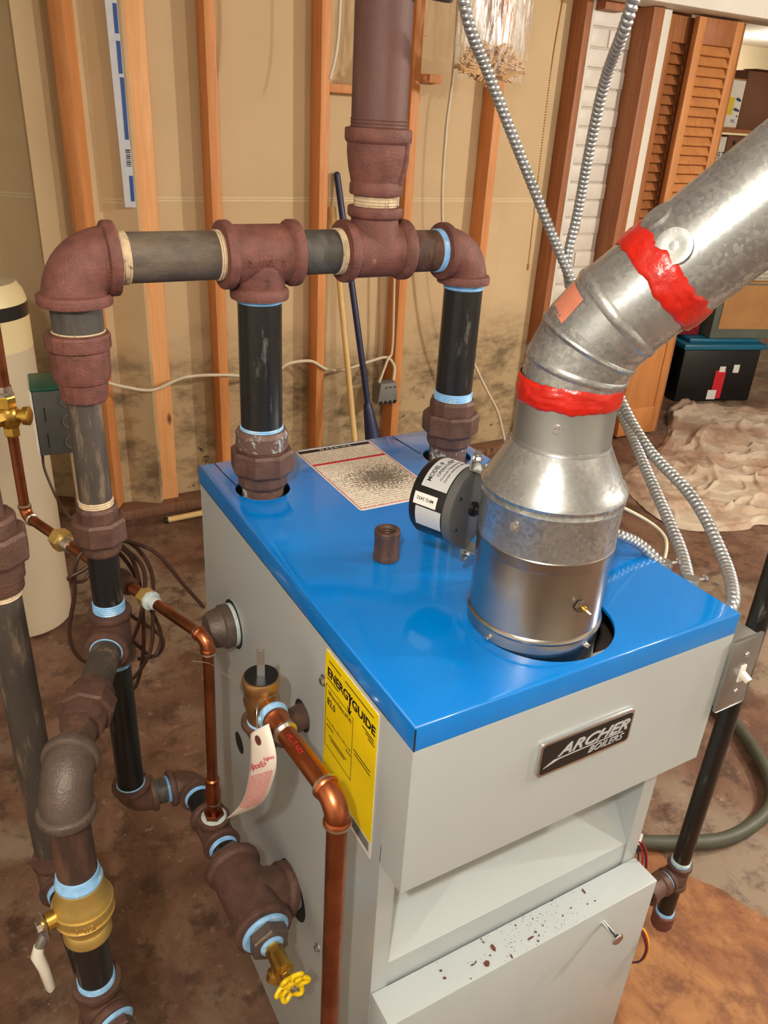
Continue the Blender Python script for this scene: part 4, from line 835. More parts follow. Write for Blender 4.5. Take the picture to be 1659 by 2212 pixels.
ph = thing('pipe_hanger', 'black hanger clip gripping the steam main at the top edge', 'hanger', (0.28, Y, 1.62)); MB().tube([(0.262, 0.50, 1.633), (0.30, 0.51, 1.633), (0.325, 0.54, 1.637)], 0.005, 10).build('arm', 'black_plastic', ph); MB().lathe((0.228, Y, 1.626), (0, 0, 1), [(0.0366, 0), (0.0376, 0.001), (0.0376, 0.013), (0.0366, 0.014)], 48).build('strap', 'black_plastic', ph)
# risers
def riser(x, label, top, zu, bpm):
    r = thing('boiler_riser', label, 'pipe', (x, Y, 0.94), 'black risers out of the boiler')
    p = pipe('riser_pipe', (x, Y, zu+0.038), (x, Y, top), 0.0292, 'pipe_new', r, 'sealant_blue', 'sealant_blue', 0.014)
    union((x, Y, zu), (0, 0, 1), 0.0285, 'iron_brown', r, 0.034, 0.026, 1.62)
    if bpm: MB().lathe((x, Y, zu+0.021), (0, 0, 1), [(0.0372, 0), (0.0378, 0.004), (0.0368, 0.014), (0.0378, 0.02), (0.034, 0.026), (0.0300, 0.027)], 40).build('pale_sealant', 'sealant_smear', r)
    MB().lathe((x, Y, 0.985), (0, 0, 1), [(0.0300, 0), (0.0312, 0.006), (0.030, 0.012), (0.0312, 0.018), (0.030, zu-0.985-0.02)], 40).build('pale_sealant', 'sealant_smear', r)
    pipe('nipple', (x, Y, 0.911), (x, Y, zu-0.02), 0.0292, 'pipe_rusty', r); return r
riser(0.0605, 'black riser pipe with pale sealed union at the left of the boiler top', 1.286, 1.048, True)
riser(0.386, 'black riser pipe with clean red union at the right rear of the boiler top', 1.288, 1.062, False)
# equalizer with Hartford loop
ex = -0.174
eq = thing('equalizer_pipe', 'equalizer pipe dropping from the big left elbow with unions, tee and low elbows', 'pipe', (ex, Y, 0.4))
pipe('nipple', (ex+0.004, Y, 1.24), (ex+0.004, Y, 1.29), 0.0298, 'pipe_grey', eq, 'sealant_tan')
MB().lathe((ex+0.002, Y, 1.165), (0, 0, 1), [(0.026, 0), (0.0275, 0.002), (0.0300, 0.024), (0.0325, 0.026), (0.0345, 0.034), (0.0352, 0.062), (0.0335, 0.064), (0.0378, 0.066), (0.0382, 0.070), (0.0382, 0.081), (0.037, 0.084), (0.030, 0.085)], 16, phase=0.2).build('reducing_coupling', 'iron_red', eq, angle=18)
pipe('pipe', (ex, Y, 1.012), (ex, Y, 1.168), 0.0208, 'pipe_old', eq, 'sealant_tan', None, 0.016)
union((ex, Y, 0.984), (0, 0, 1), 0.0212, 'iron_brown', eq, 0.034, 0.022, 1.72, 8, 0.25)
pipe('nipple', (ex, Y, 0.852), (ex, Y, 0.966), 0.0208, 'pipe_new', eq, 'sealant_blue', 'sealant_blue', 0.016)
bdv = V((-0.39, -0.92, 0)).normalized()
tee('tee', (ex, Y, 0.81), (0, 0, 1), 0.042, bdv, 0.044, 0.0262, 'iron_brown', eq, None, 0.011)
pipe('pipe', (ex, Y, 0.505), (ex, Y, 0.770), 0.0208, 'pipe_new', eq, 'sealant_blue', 'sealant_blue', 0.014)
elbow('elbow', (ex, Y, 0.480), (0, 0, 1), (1, 0, 0), 0.0262, 0.036, 'iron_brown', eq, 0.010)
pipe('nipple', (ex+0.030, Y, 0.479), (-0.112, Y, 0.477), 0.0205, 'pipe_grey', eq, 'sealant_blue', 'sealant_blue', 0.008)
dax = V((0.012, -0.415, 0.006)).normalized(); E2 = V((-0.078, Y, 0.476))
elbow('elbow', E2, (-1, 0, 0.0), dax, 0.0262, 0.036, 'iron_brown', eq, 0.010)
def ap(y): return E2 + dax*((Y-y)/-dax.y)
pipe('nipple', ap(0.50), ap(0.445), 0.0205, 'pipe_new', eq, 'sealant_blue', None, 0.009)
tee('tee', ap(0.418), dax, 0.036, (0, 0, 1), 0.032, 0.0255, 'iron_brown', eq, 0.022, 0.010)
pipe('nipple', ap(0.384), ap(0.345), 0.0205, 'pipe_new', eq, 'sealant_blue', None, 0.010)
hexnut(ap(0.358), dax, 0.036, 0.016, 'iron_grey', eq, 'hex_bushing', 0.3)
tee('drain_tee', ap(0.282), dax, 0.064, (1, 0.04, -0.40), 0.066, 0.0365, 'iron_brown', eq, 0.0365, 0.014)
MB().lathe(ap(0.282)+V((1, 0.04, -0.40)).normalized()*0.064, (1, 0.04, -0.40), [(0.033, -0.002), (0.0375, 0.0), (0.036, 0.006), (0.033, 0.012)], 40).build('thread_sealant', 'sealant_pale', eq)
# drain valve
dv = thing('drain_valve', 'brass drain valve with yellow wheel handle on the big tee', 'valve', ap(0.2)-V((0, 0, 0.03)))
q0 = ap(0.2175); MB().lathe(q0, dax, [(0.0335, 0), (0.0345, 0.002), (0.031, 0.006), (0.024, 0.006)], 40).build('thread_sealant', 'sealant_blue', dv)
hexnut(q0+dax*0.003, dax, 0.029, 0.020, 'iron_grey', dv, 'hex_bushing', 0.5); MB().lathe(q0+dax*0.022, dax, [(0.0165, 0), (0.0172, 0.002), (0.014, 0.005)], 30).build('thread_sealant', 'sealant_blue', dv)
q1 = q0+dax*0.024; MB().lathe(q1, dax, [(0.0125, 0), (0.0125, 0.014)], 6, phase=0.2).build('valve_hex', 'brass', dv, angle=15)
MB().lathe(q1+dax*0.014, dax, [(0.0115, 0), (0.0125, 0.003), (0.0125, 0.018), (0.0135, 0.020), (0.0135, 0.027), (0.009, 0.029), (0.009, 0.034)], 32).build('valve_body', 'brass', dv); MB().lathe(q1+dax*0.045, dax, [(0.0095, 0), (0.0095, 0.009)], 6, phase=0.4).lathe(q1+dax*0.052, dax, [(0.004, 0), (0.004, 0.016)], 16).build('stem', 'brass', dv, angle=20)
MB().lathe(q1+dax*0.020+V((0, 0, -0.008)), (-0.3, -0.2, -1), [(0.009, 0), (0.009, 0.014), (0.012, 0.016), (0.012, 0.026), (0.009, 0.027)], 24).build('spout', 'brass', dv)
hc = q1+dax*0.064; _, hu, hw = perp(dax); m = MB(); ring = []
for i in range(96):
    a = 2*math.pi*i/96; rr = 0.0195 + 0.0038*math.cos(6*a); ring.append(hc + dax*(0.002*math.cos(6*a)) + (hu*math.cos(a) + hw*math.sin(a))*rr)
hdl = MB().tube(ring+ring[:2], 0.0032, 10, False).build('wheel_handle', 'handle_yellow', dv, angle=80)
for i in range(6):
    a = 2*math.pi*(i+0.5)/6; dd = hu*math.cos(a)+hw*math.sin(a); MB().tube([hc+dd*0.006-dax*0.002, hc+dd*0.017], [0.0034, 0.0028], 10).build('spoke', 'handle_yellow', hdl)
MB().lathe(hc-dax*0.005, dax, [(0.008, 0), (0.008, 0.007)], 20).build('handle_hub', 'handle_yellow', hdl); MB().lathe(hc+dax*0.002, dax, [(0.005, 0), (0.005, 0.004), (0.003, 0.005)], 6).build('handle_screw', 'steel', hdl, angle=20)
# wet return branch with ball valve
rb_ = thing('return_pipe', 'iron return branch with union and large elbow at lower left', 'pipe', (-0.28, 0.3, 0.35))
Tc = V((ex, Y, 0.81)); Ec = V((-0.2865, 0.270, 0.81))
pipe('nipple', Tc+bdv*0.036, Tc+bdv*0.134, 0.0208, 'pipe_old', rb_, 'sealant_blue', 'sealant_blue', 0.009)
union(Tc+bdv*0.160, bdv, 0.0218, 'iron_brown', rb_, 0.030, 0.024, 1.6, 8, 0.1)
pipe('nipple', Tc+bdv*0.184, Ec-bdv*0.034, 0.0208, 'pipe_rusty', rb_, 'sealant_blue', 'sealant_blue', 0.009)
elbow('elbow', Ec, -bdv, (0, 0, -1), 0.029, 0.046, 'iron_grey', rb_, 0.012, 0.044)
lx, ly = Ec.x, Ec.y
pipe('nipple', (lx, ly, 0.655), (lx, ly, 0.768), 0.0235, 'pipe_rusty', rb_, 'sealant_blue', None, 0.016)
pipe('nipple', (lx, ly, 0.455), (lx, ly, 0.565), 0.0225, 'pipe_new', rb_, 'sealant_blue', None, 0.014)
tee('tee', (lx, ly, 0.415), (0, 0, 1), 0.044, (0.25, -0.95, -0.1), 0.040, 0.0275, 'iron_brown', rb_, None, 0.012)
pd = V((0.25, -0.95, -0.1)).normalized(); MB().lathe(V((lx, ly, 0.415))+pd*0.038, pd, [(0.0255, 0), (0.027, 0.002), (0.024, 0.006)], 40).build('thread_sealant', 'sealant_blue', rb_); hexnut(V((lx, ly, 0.415))+pd*0.041, pd, 0.022, 0.016, 'iron_brown', rb_, 'hex_bushing')
MB().lathe(V((lx, ly, 0.415))+pd*0.056, pd, [(0.013, 0), (0.013, 0.004)], 30).build('thread_sealant', 'sealant_blue', rb_)
pipe('drop_pipe', (lx, ly, 0.0), (lx, ly, 0.375), 0.0225, 'pipe_new', rb_)
pipe('nipple', V((lx, ly+0.02, 0.415)), (-0.302, 0.47, 0.413), 0.0215, 'pipe_new', rb_, None, 'sealant_blue', 0.012)
elbow('elbow', (-0.306, 0.505, 0.413), (0.06, -1, 0), (0, 0, 1), 0.027, 0.038, 'iron_brown', rb_, 0.011)
bv = thing('ball_valve', 'large brass ball valve with white lever on the return pipe', 'valve', (lx, ly, 0.56))
MB().lathe((lx, ly, 0.556), (0, 0, 1), [(0.0245, 0), (0.0295, 0.002), (0.0295, 0.016), (0.027, 0.020), (0.0275, 0.026), (0.0335, 0.036), (0.0358, 0.048), (0.0358, 0.060), (0.0330, 0.070), (0.0285, 0.080), (0.0285, 0.094), (0.0272, 0.098), (0.025, 0.100)], 44).build('valve_body', 'brass_satin', bv)
MB().lathe((lx, ly, 0.652), (0, 0, 1), [(0.0275, 0), (0.0278, 0.004), (0.025, 0.008)], 40).build('thread_sealant', 'sealant_blue', bv)
MB().lathe((lx, ly, 0.598), (0, 0, 1), [(0.0362, 0), (0.0370, 0.001), (0.0362, 0.002)], 44).build('casting_ridge', 'brass_satin', bv); MB().lathe((lx, ly, 0.616), (0, 0, 1), [(0.0362, 0), (0.0368, 0.001), (0.0362, 0.002)], 44).build('casting_ridge', 'brass_satin', bv)
sv = V((-0.98, -0.20, 0)).normalized(); S0 = V((lx, ly, 0.612)); st = MB().lathe(S0+sv*0.033, sv, [(0.011, 0), (0.0105, 0.012), (0.0085, 0.013), (0.0085, 0.018)], 24).build('stem_boss', 'brass', bv)
hexnut(S0+sv*0.050, sv, 0.0078, 0.007, 'steel', bv, 'lever_nut')
hv = V((-0.20, 0.98, 0)).normalized()
MB().prism([(-0.010, 0.012), (0.010, 0.012), (0.010, -0.012), (0.008, -0.022), (-0.008, -0.022), (-0.010, -0.012)], S0+sv*0.047, hv, (0, 0, 1), sv, 0.002).build('lever_plate', 'zinc', bv)
MB().tube([S0+sv*0.048+V((0, 0, -0.018)), S0+sv*0.058+V((0, 0, -0.034)), S0+sv*0.060+V((0, 0, -0.040))], 0.006, 10).build('lever_neck', 'zinc', bv)
m = MB(); pts = [S0+sv*0.058+V((0, 0, -0.032)), S0+sv*0.062+V((0, 0, -0.046)), S0+sv*0.058+V((0, 0, -0.075)), S0+sv*0.055+V((0, 0, -0.115)), S0+sv*0.056+V((0, 0, -0.122))]
m.tube(pts, [0.006, 0.0078, 0.0066, 0.0062, 0.003], 12).build('lever_grip', 'ivory', bv)
def vw(x, y, d): a = -2.05 + x/0.036; return V((lx, ly, 0.601+y)) + V((math.cos(a), math.sin(a), 0))*(0.0356+d)
text('lettering', '1 1/2', (0, 0, 0), (1, 0, 0), (0, 0, 1), 0.012, 'brass_satin', bv, 0.0012, 'LEFT', 0, 0.01, 1.0, vw)
# old pipe at the left edge
op = thing('old_return_pipe', 'old scuffed vertical pipe with union cut by the left edge', 'pipe', (-0.306, 0.521, 0.4))
pipe('pipe', (-0.306, 0.521, 0.45), (-0.306, 0.521, 0.935), 0.0238, 'pipe_old', op, None, 'sealant_tan', 0.016)
MB().lathe((-0.306, 0.521, 0.93), (0, 0, 1), [(0.029, 0), (0.030, 0.002), (0.030, 0.016), (0.033, 0.018), (0.033, 0.03)], 40).build('coupling', 'iron_brown', op)
union((-0.306, 0.521, 0.995), (0, 0, 1), 0.0262, 'iron_brown', op, 0.04, 0.026, 1.7, 8, 0.3)
pipe('pipe', (-0.306, 0.521, 1.02), (-0.306, 0.521, 2.149), 0.021, 'pipe_rusty', op)
# ------------------------------------------------------------------ copper water feed
cw = thing('copper_feed_line', 'thin copper water feed line running down to the low tee', 'copper pipe', (-0.15, 0.6, 0.5))
A = V((-0.0555, 0.418, 0.845)); Bp = V((-0.226, 0.895, 0.845)); fdv = (Bp-A).normalized()
hexnut(ap(0.418)+V((0, 0, 0.031)), (0, 0, 1), 0.0155, 0.011, 'copper_dark', cw, 'hex_adapter'); MB().lathe(ap(0.418)+V((0, 0, 0.029)), (0, 0, 1), [(0.019, 0), (0.0195, 0.003), (0.015, 0.005)], 30).build('thread_sealant', 'sealant_pale', cw)
bz = ap(0.418); A.x = bz.x+0.006
MB().lathe(bz+V((0, 0, 0.042)), (0.006, 0, 0.40), [(0.0095, 0), (0.0095, 0.022), (0.012, 0.024), (0.012, 0.045), (0.0105, 0.05), (0.0105, 0.068), (0.008, 0.07)], 30).build('coupling', 'copper', cw); MB().lathe(bz+V((0.001, 0, 0.060)), (0, 0, 1), [(0.0098, 0), (0.0102, 0.002), (0.0098, 0.004)], 30).build('solder_joint', 'solder', cw)
pipe('copper_tube', bz+V((0.001, 0, 0.10)), A-V((0, 0, 0.018)), 0.0079, 'copper_dark', cw, None, None, 0.01, 30); MB().lathe(A-V((0, 0, 0.026)), (0, 0, 1), [(0.0082, 0), (0.0098, 0.002), (0.0085, 0.008)], 30).build('solder_joint', 'solder', cw)
elbow('copper_elbow', A, (0, 0, -1), fdv, 0.0096, 0.020, 'copper', cw, 0.005, 0.019, 30)
def fp(t_): return A + fdv*t_
pipe('copper_tube', fp(0.018), fp(0.150), 0.0079, 'copper_dark', cw, None, None, 0.01, 30); MB().lathe(fp(0.020), fdv, [(0.0098, 0), (0.0100, 0.003), (0.0082, 0.005)], 30).build('solder_joint', 'solder', cw)
MB().lathe(fp(0.118), fdv, [(0.0085, 0), (0.0100, 0.003), (0.0100, 0.012), (0.0145, 0.014), (0.0145, 0.018)], 30).build('thread_sealant', 'sealant_pale', cw)
hexnut(fp(0.136), fdv, 0.0145, 0.018, 'brass_satin', cw, 'brass_fitting', 0.3); pipe('copper_tube', fp(0.15), fp(0.48), 0.0085, 'copper_dark', cw, None, None, 0.01, 30)
MB().lathe(fp(0.185), fdv, [(0.0135, 0), (0.0145, 0.003), (0.0145, 0.022), (0.0175, 0.024), (0.0175, 0.034), (0.0135, 0.036)], 30).build('brass_fitting', 'iron_brown', cw)
hexnut(fp(0.375), fdv, 0.019, 0.024, 'brass_satin', cw, 'brass_fitting', 0.2); MB().lathe(fp(0.355), fdv, [(0.0105, 0), (0.0125, 0.004), (0.0125, 0.02)], 30).build('solder_joint', 'solder', cw)
Bp = fp(0.505); elbow('copper_elbow', Bp, -fdv, (0, 0, 1), 0.0098, 0.02, 'copper', cw, 0.005, 0.019, 30)
for d in (-fdv, V((0, 0, 1))): MB().lathe(Bp+d*0.018, d, [(0.0110, 0), (0.0112, 0.003), (0.0086, 0.005)], 30).build('solder_joint', 'solder', cw)
pipe('copper_tube', Bp+V((0, 0, 0.018)), Bp+V((0, 0, 0.15)), 0.0085, 'copper_dark', cw, None, None, 0.01, 30)
vz = Bp+V((0, 0, 0.185)); hexnut(vz-V((0, 0, 0.035)), (0, 0, 1), 0.013, 0.018, 'brass', cw, 'valve_hex'); MB().lathe(vz-V((0, 0, 0.02)), (0, 0, 1), [(0.012, 0), (0.017, 0.008), (0.018, 0.018), (0.017, 0.028), (0.012, 0.034)], 30).build('valve_body', 'brass', cw)
MB().lathe(vz, (0.9, -0.43, 0), [(0.010, 0), (0.010, 0.022), (0.015, 0.023), (0.0155, 0.032), (0.012, 0.034)], 30).build('valve_bonnet', 'brass', cw); MB().lathe(vz, (-0.9, -0.43, -0.1), [(0.012, 0), (0.013, 0.03)], 6).build('valve_hex', 'brass', cw, angle=20)
hexnut(vz+V((0, 0, 0.012)), (0, 0, 1), 0.0145, 0.022, 'brass', cw, 'valve_hex'); MB().lathe(vz+V((0, 0, 0.034)), (0, 0, 1), [(0.0125, 0), (0.0125, 0.004), (0.0105, 0.006), (0.0105, 0.016)], 30).build('solder_joint', 'solder', cw)
pipe('copper_tube', vz+V((0, 0, 0.045)), vz+V((0.004, 0, 1.1)), 0.0085, 'copper_dark', cw, None, None, 0.01, 30)
# ------------------------------------------------------------------ plug on the panel
pg = thing('iron_cap', 'round iron cap screwed on the boiler side behind the copper elbow', 'cap', (-0.02, 0.515, 0.76))
MB().lathe((0.0012, 0.515, 0.788), (-1, 0, 0.0), [(0.0395, 0), (0.0395, 0.0006)], 40).build('panel_hole', 'dark_gap', pg); MB().lathe((-0.001, 0.515, 0.788), (-1, 0, 0), [(0.034, -0.002), (0.0345, 0.003), (0.032, 0.006)], 40).build('thread_sealant', 'sealant_pale', pg)
MB().lathe((-0.005, 0.515, 0.788), (-1, 0, 0), [(0.034, 0), (0.0345, 0.002), (0.0345, 0.012), (0.031, 0.015), (0.029, 0.028), (0.024, 0.036), (0.012, 0.040)], 40).build('cap_body', 'iron_grey', pg)
# ------------------------------------------------------------------ relief valve
pv = thing('relief_valve', 'bronze pressure relief valve with steel test lever on the boiler side', 'valve', (-0.063, 0.228, 0.80))
PX, PY = -0.064, 0.226
elbow('iron_elbow', (PX, PY+0.004, 0.822), (1, 0.25, -0.05), (0, 0, 1), 0.0205, 0.030, 'iron_brown', pv, 0.010)
MB().cyl((PX+0.026, PY+0.010, 0.821), (0.001, PY+0.024, 0.817), 0.0165, 30).build('nipple', 'pipe_rusty', pv)
MB().lathe((PX, PY, 0.850), (0, 0, 1), [(0.0172, 0), (0.0178, 0.003), (0.016, 0.006)], 30).build('thread_sealant', 'sealant_blue', pv)
MB().lathe((PX, PY, 0.855), (0, 0, 1), [(0.0165, 0), (0.0175, 0.004), (0.0165, 0.012), (0.0195, 0.020), (0.0215, 0.030), (0.0195, 0.042), (0.0205, 0.047), (0.0222, 0.050), (0.0225, 0.060), (0.0215, 0.063), (0.0195, 0.064)], 36).build('valve_body', 'bronze', pv)
MB().lathe((PX, PY, 0.9192), (0, 0, 1), [(0.0195, 0), (0.0195, 0.0008)], 36).build('name_disc', 'black_plastic', pv)
lv = MB().prism([(-0.0045, 0), (0.0045, 0), (0.0045, 0.037), (0.0028, 0.037), (0.0028, 0.033), (-0.0028, 0.033), (-0.0028, 0.037), (-0.0045, 0.037)], (PX, PY, 0.9195), V((0.86, -0.5, 0)), (0, 0, 1), V((-0.5, -0.86, 0)), 0.0014).build('test_lever', 'zinc', pv)
for i in range(10): pass
od = V((0.06, -1, 0.02)).normalized(); O0 = V((PX, PY-0.016, 0.884)); MB().lathe(O0, od, [(0.0165, 0), (0.0165, 0.010), (0.0175, 0.012), (0.0175, 0.016)], 32).build('outlet', 'bronze', pv)
MB().lathe(O0+od*0.014, od, [(0.0180, 0), (0.0188, 0.003), (0.0165, 0.008)], 32).build('thread_sealant', 'sealant_blue', pv)
# discharge
dc = thing('discharge_pipe', 'copper discharge pipe bending down from the relief valve along the yellow label', 'copper pipe', (-0.055, 0.05, 0.02))
MB().lathe(O0+od*0.018, od, [(0.0160, 0), (0.0150, 0.006), (0.0158, 0.008), (0.0135, 0.012), (0.0135, 0.026), (0.0140, 0.028), (0.0118, 0.031)], 36).build('adapter', 'copper', dc)
MB().lathe(O0+od*0.046, od, [(0.0140, 0), (0.0142, 0.003), (0.0115, 0.006)], 32).build('solder_joint', 'solder', dc)
DE = O0 + od*0.166; pt_ = pipe('copper_tube', O0+od*0.045, DE-od*0.018, 0.0111, 'copper', dc, None, None, 0.01, 36)
elbow('copper_elbow', DE, -od, (0, 0, -1), 0.0128, 0.026, 'copper', dc, 0.006, 0.025, 36)
for d in (-od, V((0, 0, -1))): MB().lathe(DE+d*0.024, d, [(0.0148, 0), (0.0150, 0.003), (0.0113, 0.006)], 32).build('solder_joint', 'solder', dc)
pipe('copper_tube', DE-V((0, 0, 0.022)), (DE.x-0.004, DE.y-0.006, 0.03), 0.0111, 'copper_dark', dc, None, None, 0.01, 36)
_, qu, qw = perp(od)
def cw_(x, y, d):
    nrm = (V((-0.55, -0.1, 0.83)) - od*V((-0.55, -0.1, 0.83)).dot(od)).normalized(); s_ = nrm.cross(od); a = y/0.0111
    return O0 + od*(0.062+x) + (nrm*math.cos(a) - s_*math.sin(a)*-1)*(0.01115+d)
text('lettering', 'MILITARY', (0, 0, 0), (1, 0, 0), (0, 1, 0), 0.008, 'ink_red', pt_, 0.0002, 'LEFT', 0, 0, 1.0, cw_)
# paper tag on wire
tg = thing('valve_tag', 'curled white paper tag with red print wired to the relief valve', 'tag', (-0.1, 0.18, 0.66))
TL = [(-0.100, 0.166, 0.895), (-0.100, 0.171, 0.848), (-0.100, 0.184, 0.800), (-0.100, 0.208, 0.751), (-0.100, 0.264, 0.670)]; TR = [(-0.088, 0.142, 0.925), (-0.088, 0.122, 0.897), (-0.088, 0.132, 0.853), (-0.088, 0.174, 0.776), (-0.094, 0.277, 0.655)]
L_, R_ = spline(TL, 6), spline(TR, 6); TM = V((-0.093, 0.143, 0.928)); m = MB(); nc = 5
for a, b in zip(L_, R_):
    for i in range(nc+1):
        t_ = i/nc; q = a.lerp(b, t_) + V((-0.004*math.sin(math.pi*t_), 0, 0)); m.v.append(q)
nr = len(L_)
for k in range(nr-1):
    for i in range(nc): a = k*(nc+1)+i; m.f.append((a, a+1, a+nc+2, a+nc+1))
tp_ = m.build('paper', 'tag_paper', tg, angle=180); sd_ = tp_.modifiers.new('thick', 'SOLIDIFY'); sd_.thickness = 0.0004; sd_.offset = 1
m = MB(); 
for k in range(9, 20):
    for t0 in (0.1, 0.25, 0.4, 0.55, 0.7, 0.85, 0.93):
        a, b = L_[k], R_[k]; m.v.append(a.lerp(b, t0) + V((-0.0042*math.sin(math.pi*t0)-0.0007, 0, 0)))
for k in range(10):
    for i in range(6): a = k*7+i; m.f.append((a, a+1, a+8, a+7))
m.build('fine_print', 'print_tag', tp_, angle=180)
P0, P1, P2 = L_[5], R_[5], L_[9]; rt = (P1-P0).normalized(); up_ = (L_[2]-L_[8]).normalized(); up_ = (up_ - rt*up_.dot(rt)).normalized()
def tw(bu, bv_, size):
    def w(x, y, d): t_ = bu + x/(P1-P0).length; k = bv_ - y/0.0080; k = max(0, min(nr-1.01, k)); i = int(k); f = k-i; a = L_[i].lerp(L_[i+1], f); b = R_[i].lerp(R_[i+1], f); return a.lerp(b, t_) + V((-0.004*math.sin(math.pi*max(0, min(1, t_)))-0.0006-d, 0, 0))
    return w
text('lettering', "'Apollo'", (0, 0, 0), (1, 0, 0), (0, 1, 0), 0.017, 'ink_red', tp_, 0.0002, 'LEFT', 0.3, 0.005, 0.9, tw(0.06, 7.6, 1)); text('lettering', 'Valves', (0, 0, 0), (1, 0, 0), (0, 1, 0), 0.010, 'ink_red', tp_, 0.0002, 'LEFT', 0, 0, 0.8, tw(0.66, 6.4, 1))
ey = L_[2].lerp(R_[2], 0.55)+V((-0.0045, 0, 0)); MB().lathe(ey, (-1, -0.2, 0.1), [(0.0055, -0.0004), (0.0055, 0.0006), (0.0022, 0.0006)], 20).build('eyelet', 'rust_flake', tp_)
MB().tube(spline([ey, (-0.092, 0.158, 0.925), (-0.088, 0.20, 0.905), (-0.086, 0.235, 0.905), (-0.075, 0.246, 0.907)], 8), 0.0005, 6).build('wire', 'steel', tg); MB().tube(spline([ey, (-0.09, 0.168, 0.93), (-0.055, 0.204, 0.905), (-0.045, 0.216, 0.908)], 8), 0.0005, 6).build('wire', 'steel', tg)
MB().tube(spline([(-0.086, 0.24, 0.905), (-0.10, 0.27, 0.908), (-0.105, 0.29, 0.905), (-0.12, 0.31, 0.90)], 8), 0.0004, 6).build('wire', 'steel', tg)
# ------------------------------------------------------------------ conduits, switch, gas line
tag(flex('armored_cable', [(0.28, 0.66, 2.149), (0.34, 0.63, 1.85), (0.403, 0.626, 1.649), (0.484, 0.655, 1.558), (0.594, 0.659, 1.409), (0.693, 0.641, 1.257), (0.715, 0.56, 1.16), (0.703, 0.48, 1.081), (0.669, 0.368, 1.034), (0.641, 0.241, 1.005), (0.585, 0.130, 0.975), (0.515, 0.055, 0.972), (0.482, 0.036, 0.962)], 0.0088, 'conduit_steel'), 'flexible armored cable sloping from upper left down to the switch box', 'cable', 'flexible steel conduits')
tag(flex('armored_cable', [(0.50, 0.36, 2.149), (0.495, 0.36, 1.85), (0.508, 0.405, 1.645), (0.588, 0.521, 1.547), (0.676, 0.629, 1.376), (0.703, 0.660, 1.258), (0.74, 0.60, 1.12), (0.70, 0.47, 1.06), (0.61, 0.30, 1.015), (0.53, 0.165, 0.99), (0.472, 0.094, 0.985)], 0.0085, 'conduit_steel'), 'flexible armored cable hanging steeply from the beam to the boiler rim', 'cable', 'flexible steel conduits')
tag(flex('armored_cable', [(0.20, 0.235, 1.10), (0.28, 0.235, 1.085), (0.34, 0.20, 1.058), (0.40, 0.165, 1.035), (0.44, 0.154, 1.014), (0.466, 0.125, 0.985)], 0.0075, 'conduit_steel', None, 0.007), 'short armored cable lying from the flue damper to the boiler rim', 'cable', 'flexible steel conduits')
for p, lb in (((0.464, 0.085, 0.988), 'zinc cable clamp on the boiler rim nearer the front'), ((0.461, 0.128, 0.99), 'zinc cable clamp on the boiler rim farther back')):
    k = thing('cable_clamp', lb, 'clamp', V(p)-V((0, 0, 0.02))); p = V(p)
    MB().lathe(p-V((0, 0, 0.016)), (0.05, 0.05, 1), [(0.0105, 0), (0.0115, 0.004), (0.0115, 0.018), (0.0098, 0.024)], 24).build('collar', 'zinc', k); MB().cyl(p+V((0.008, -0.004, 0.006)), p+V((0.018, -0.008, 0.008)), 0.0025, 10).build('screw', 'chrome', k); MB().lathe(p+V((0.016, -0.007, 0.0075)), (0.9, -0.4, 0.2), [(0.005, 0), (0.005, 0.003), (0.003, 0.004)], 12).build('screw_head', 'chrome', k)
tag(MB().tube(spline([(0.29, 0.135, 1.125), (0.37, 0.15, 1.09), (0.450, 0.159, 1.045), (0.495, 0.166, 1.012), (0.50, 0.16, 0.995), (0.470, 0.136, 0.985)], 8), 0.0022, 8).build('thin_wire', 'wire_white', angle=80), 'thin pale wire looping behind the flue to the boiler rim', 'wire')
sw = thing('switch_box', 'grey metal switch box with ivory toggle on the boiler side', 'switch', (0.48, 0.01, 0.85))
MB().box(0.4505, -0.002, 0.858, 0.502, 0.045, 0.954).build('box_body', 'zinc', sw, bevel=0.002)
pz = MB().box(0.449, -0.0065, 0.851, 0.5045, -0.002, 0.960).build('cover_plate', 'galv_plain', sw, bevel=0.004)
for z in (0.934, 0.877): MB().lathe((0.479, -0.0065, z), (0, -1, 0), [(0.0038, 0), (0.003, 0.0016)], 16).build('screw', 'chrome', sw)
MB().box(0.474, -0.0085, 0.893, 0.484, -0.006, 0.918).build('toggle_frame', 'ivory', sw, bevel=0.0008)
MB().prism([(-0.006, 0.004), (-0.006, -0.004), (0.012, -0.0035), (0.012, 0.0035)], (0.475, -0.008, 0.9055), V((0, -0.94, -0.34)), V((0, -0.34, 0.94)), (1, 0, 0), 0.008).build('toggle', 'ivory', sw, bevel=0.0008)
gs = thing('gas_pipe', 'black vertical gas pipe with tee and drip cap right of the boiler', 'gas pipe', (0.757, 0.15, 0.05))
gx_, gy_ = 0.755, 0.15
pipe('pipe', (gx_, gy_, 0.24), (gx_, gy_, 2.149), 0.0165, 'pipe_new', gs, 'sealant_pale', None, 0.012); MB().lathe((gx_, gy_, 0.238), (0, 0, 1), [(0.0185, 0), (0.0190, 0.003), (0.017, 0.010)], 30).build('thread_sealant', 'sealant_blue', gs)
tee('tee', (gx_, gy_, 0.212), (0, 0, 1), 0.030, (-1, -0.05, -0.05), 0.032, 0.0205, 'iron_brown', gs, None, 0.009)
MB().lathe((gx_-0.032, gy_-0.002, 0.2105), (-1, -0.05, -0.05), [(0.0195, -0.001), (0.0205, 0.002), (0.018, 0.006)], 30).build('thread_sealant', 'sealant_blue', gs)
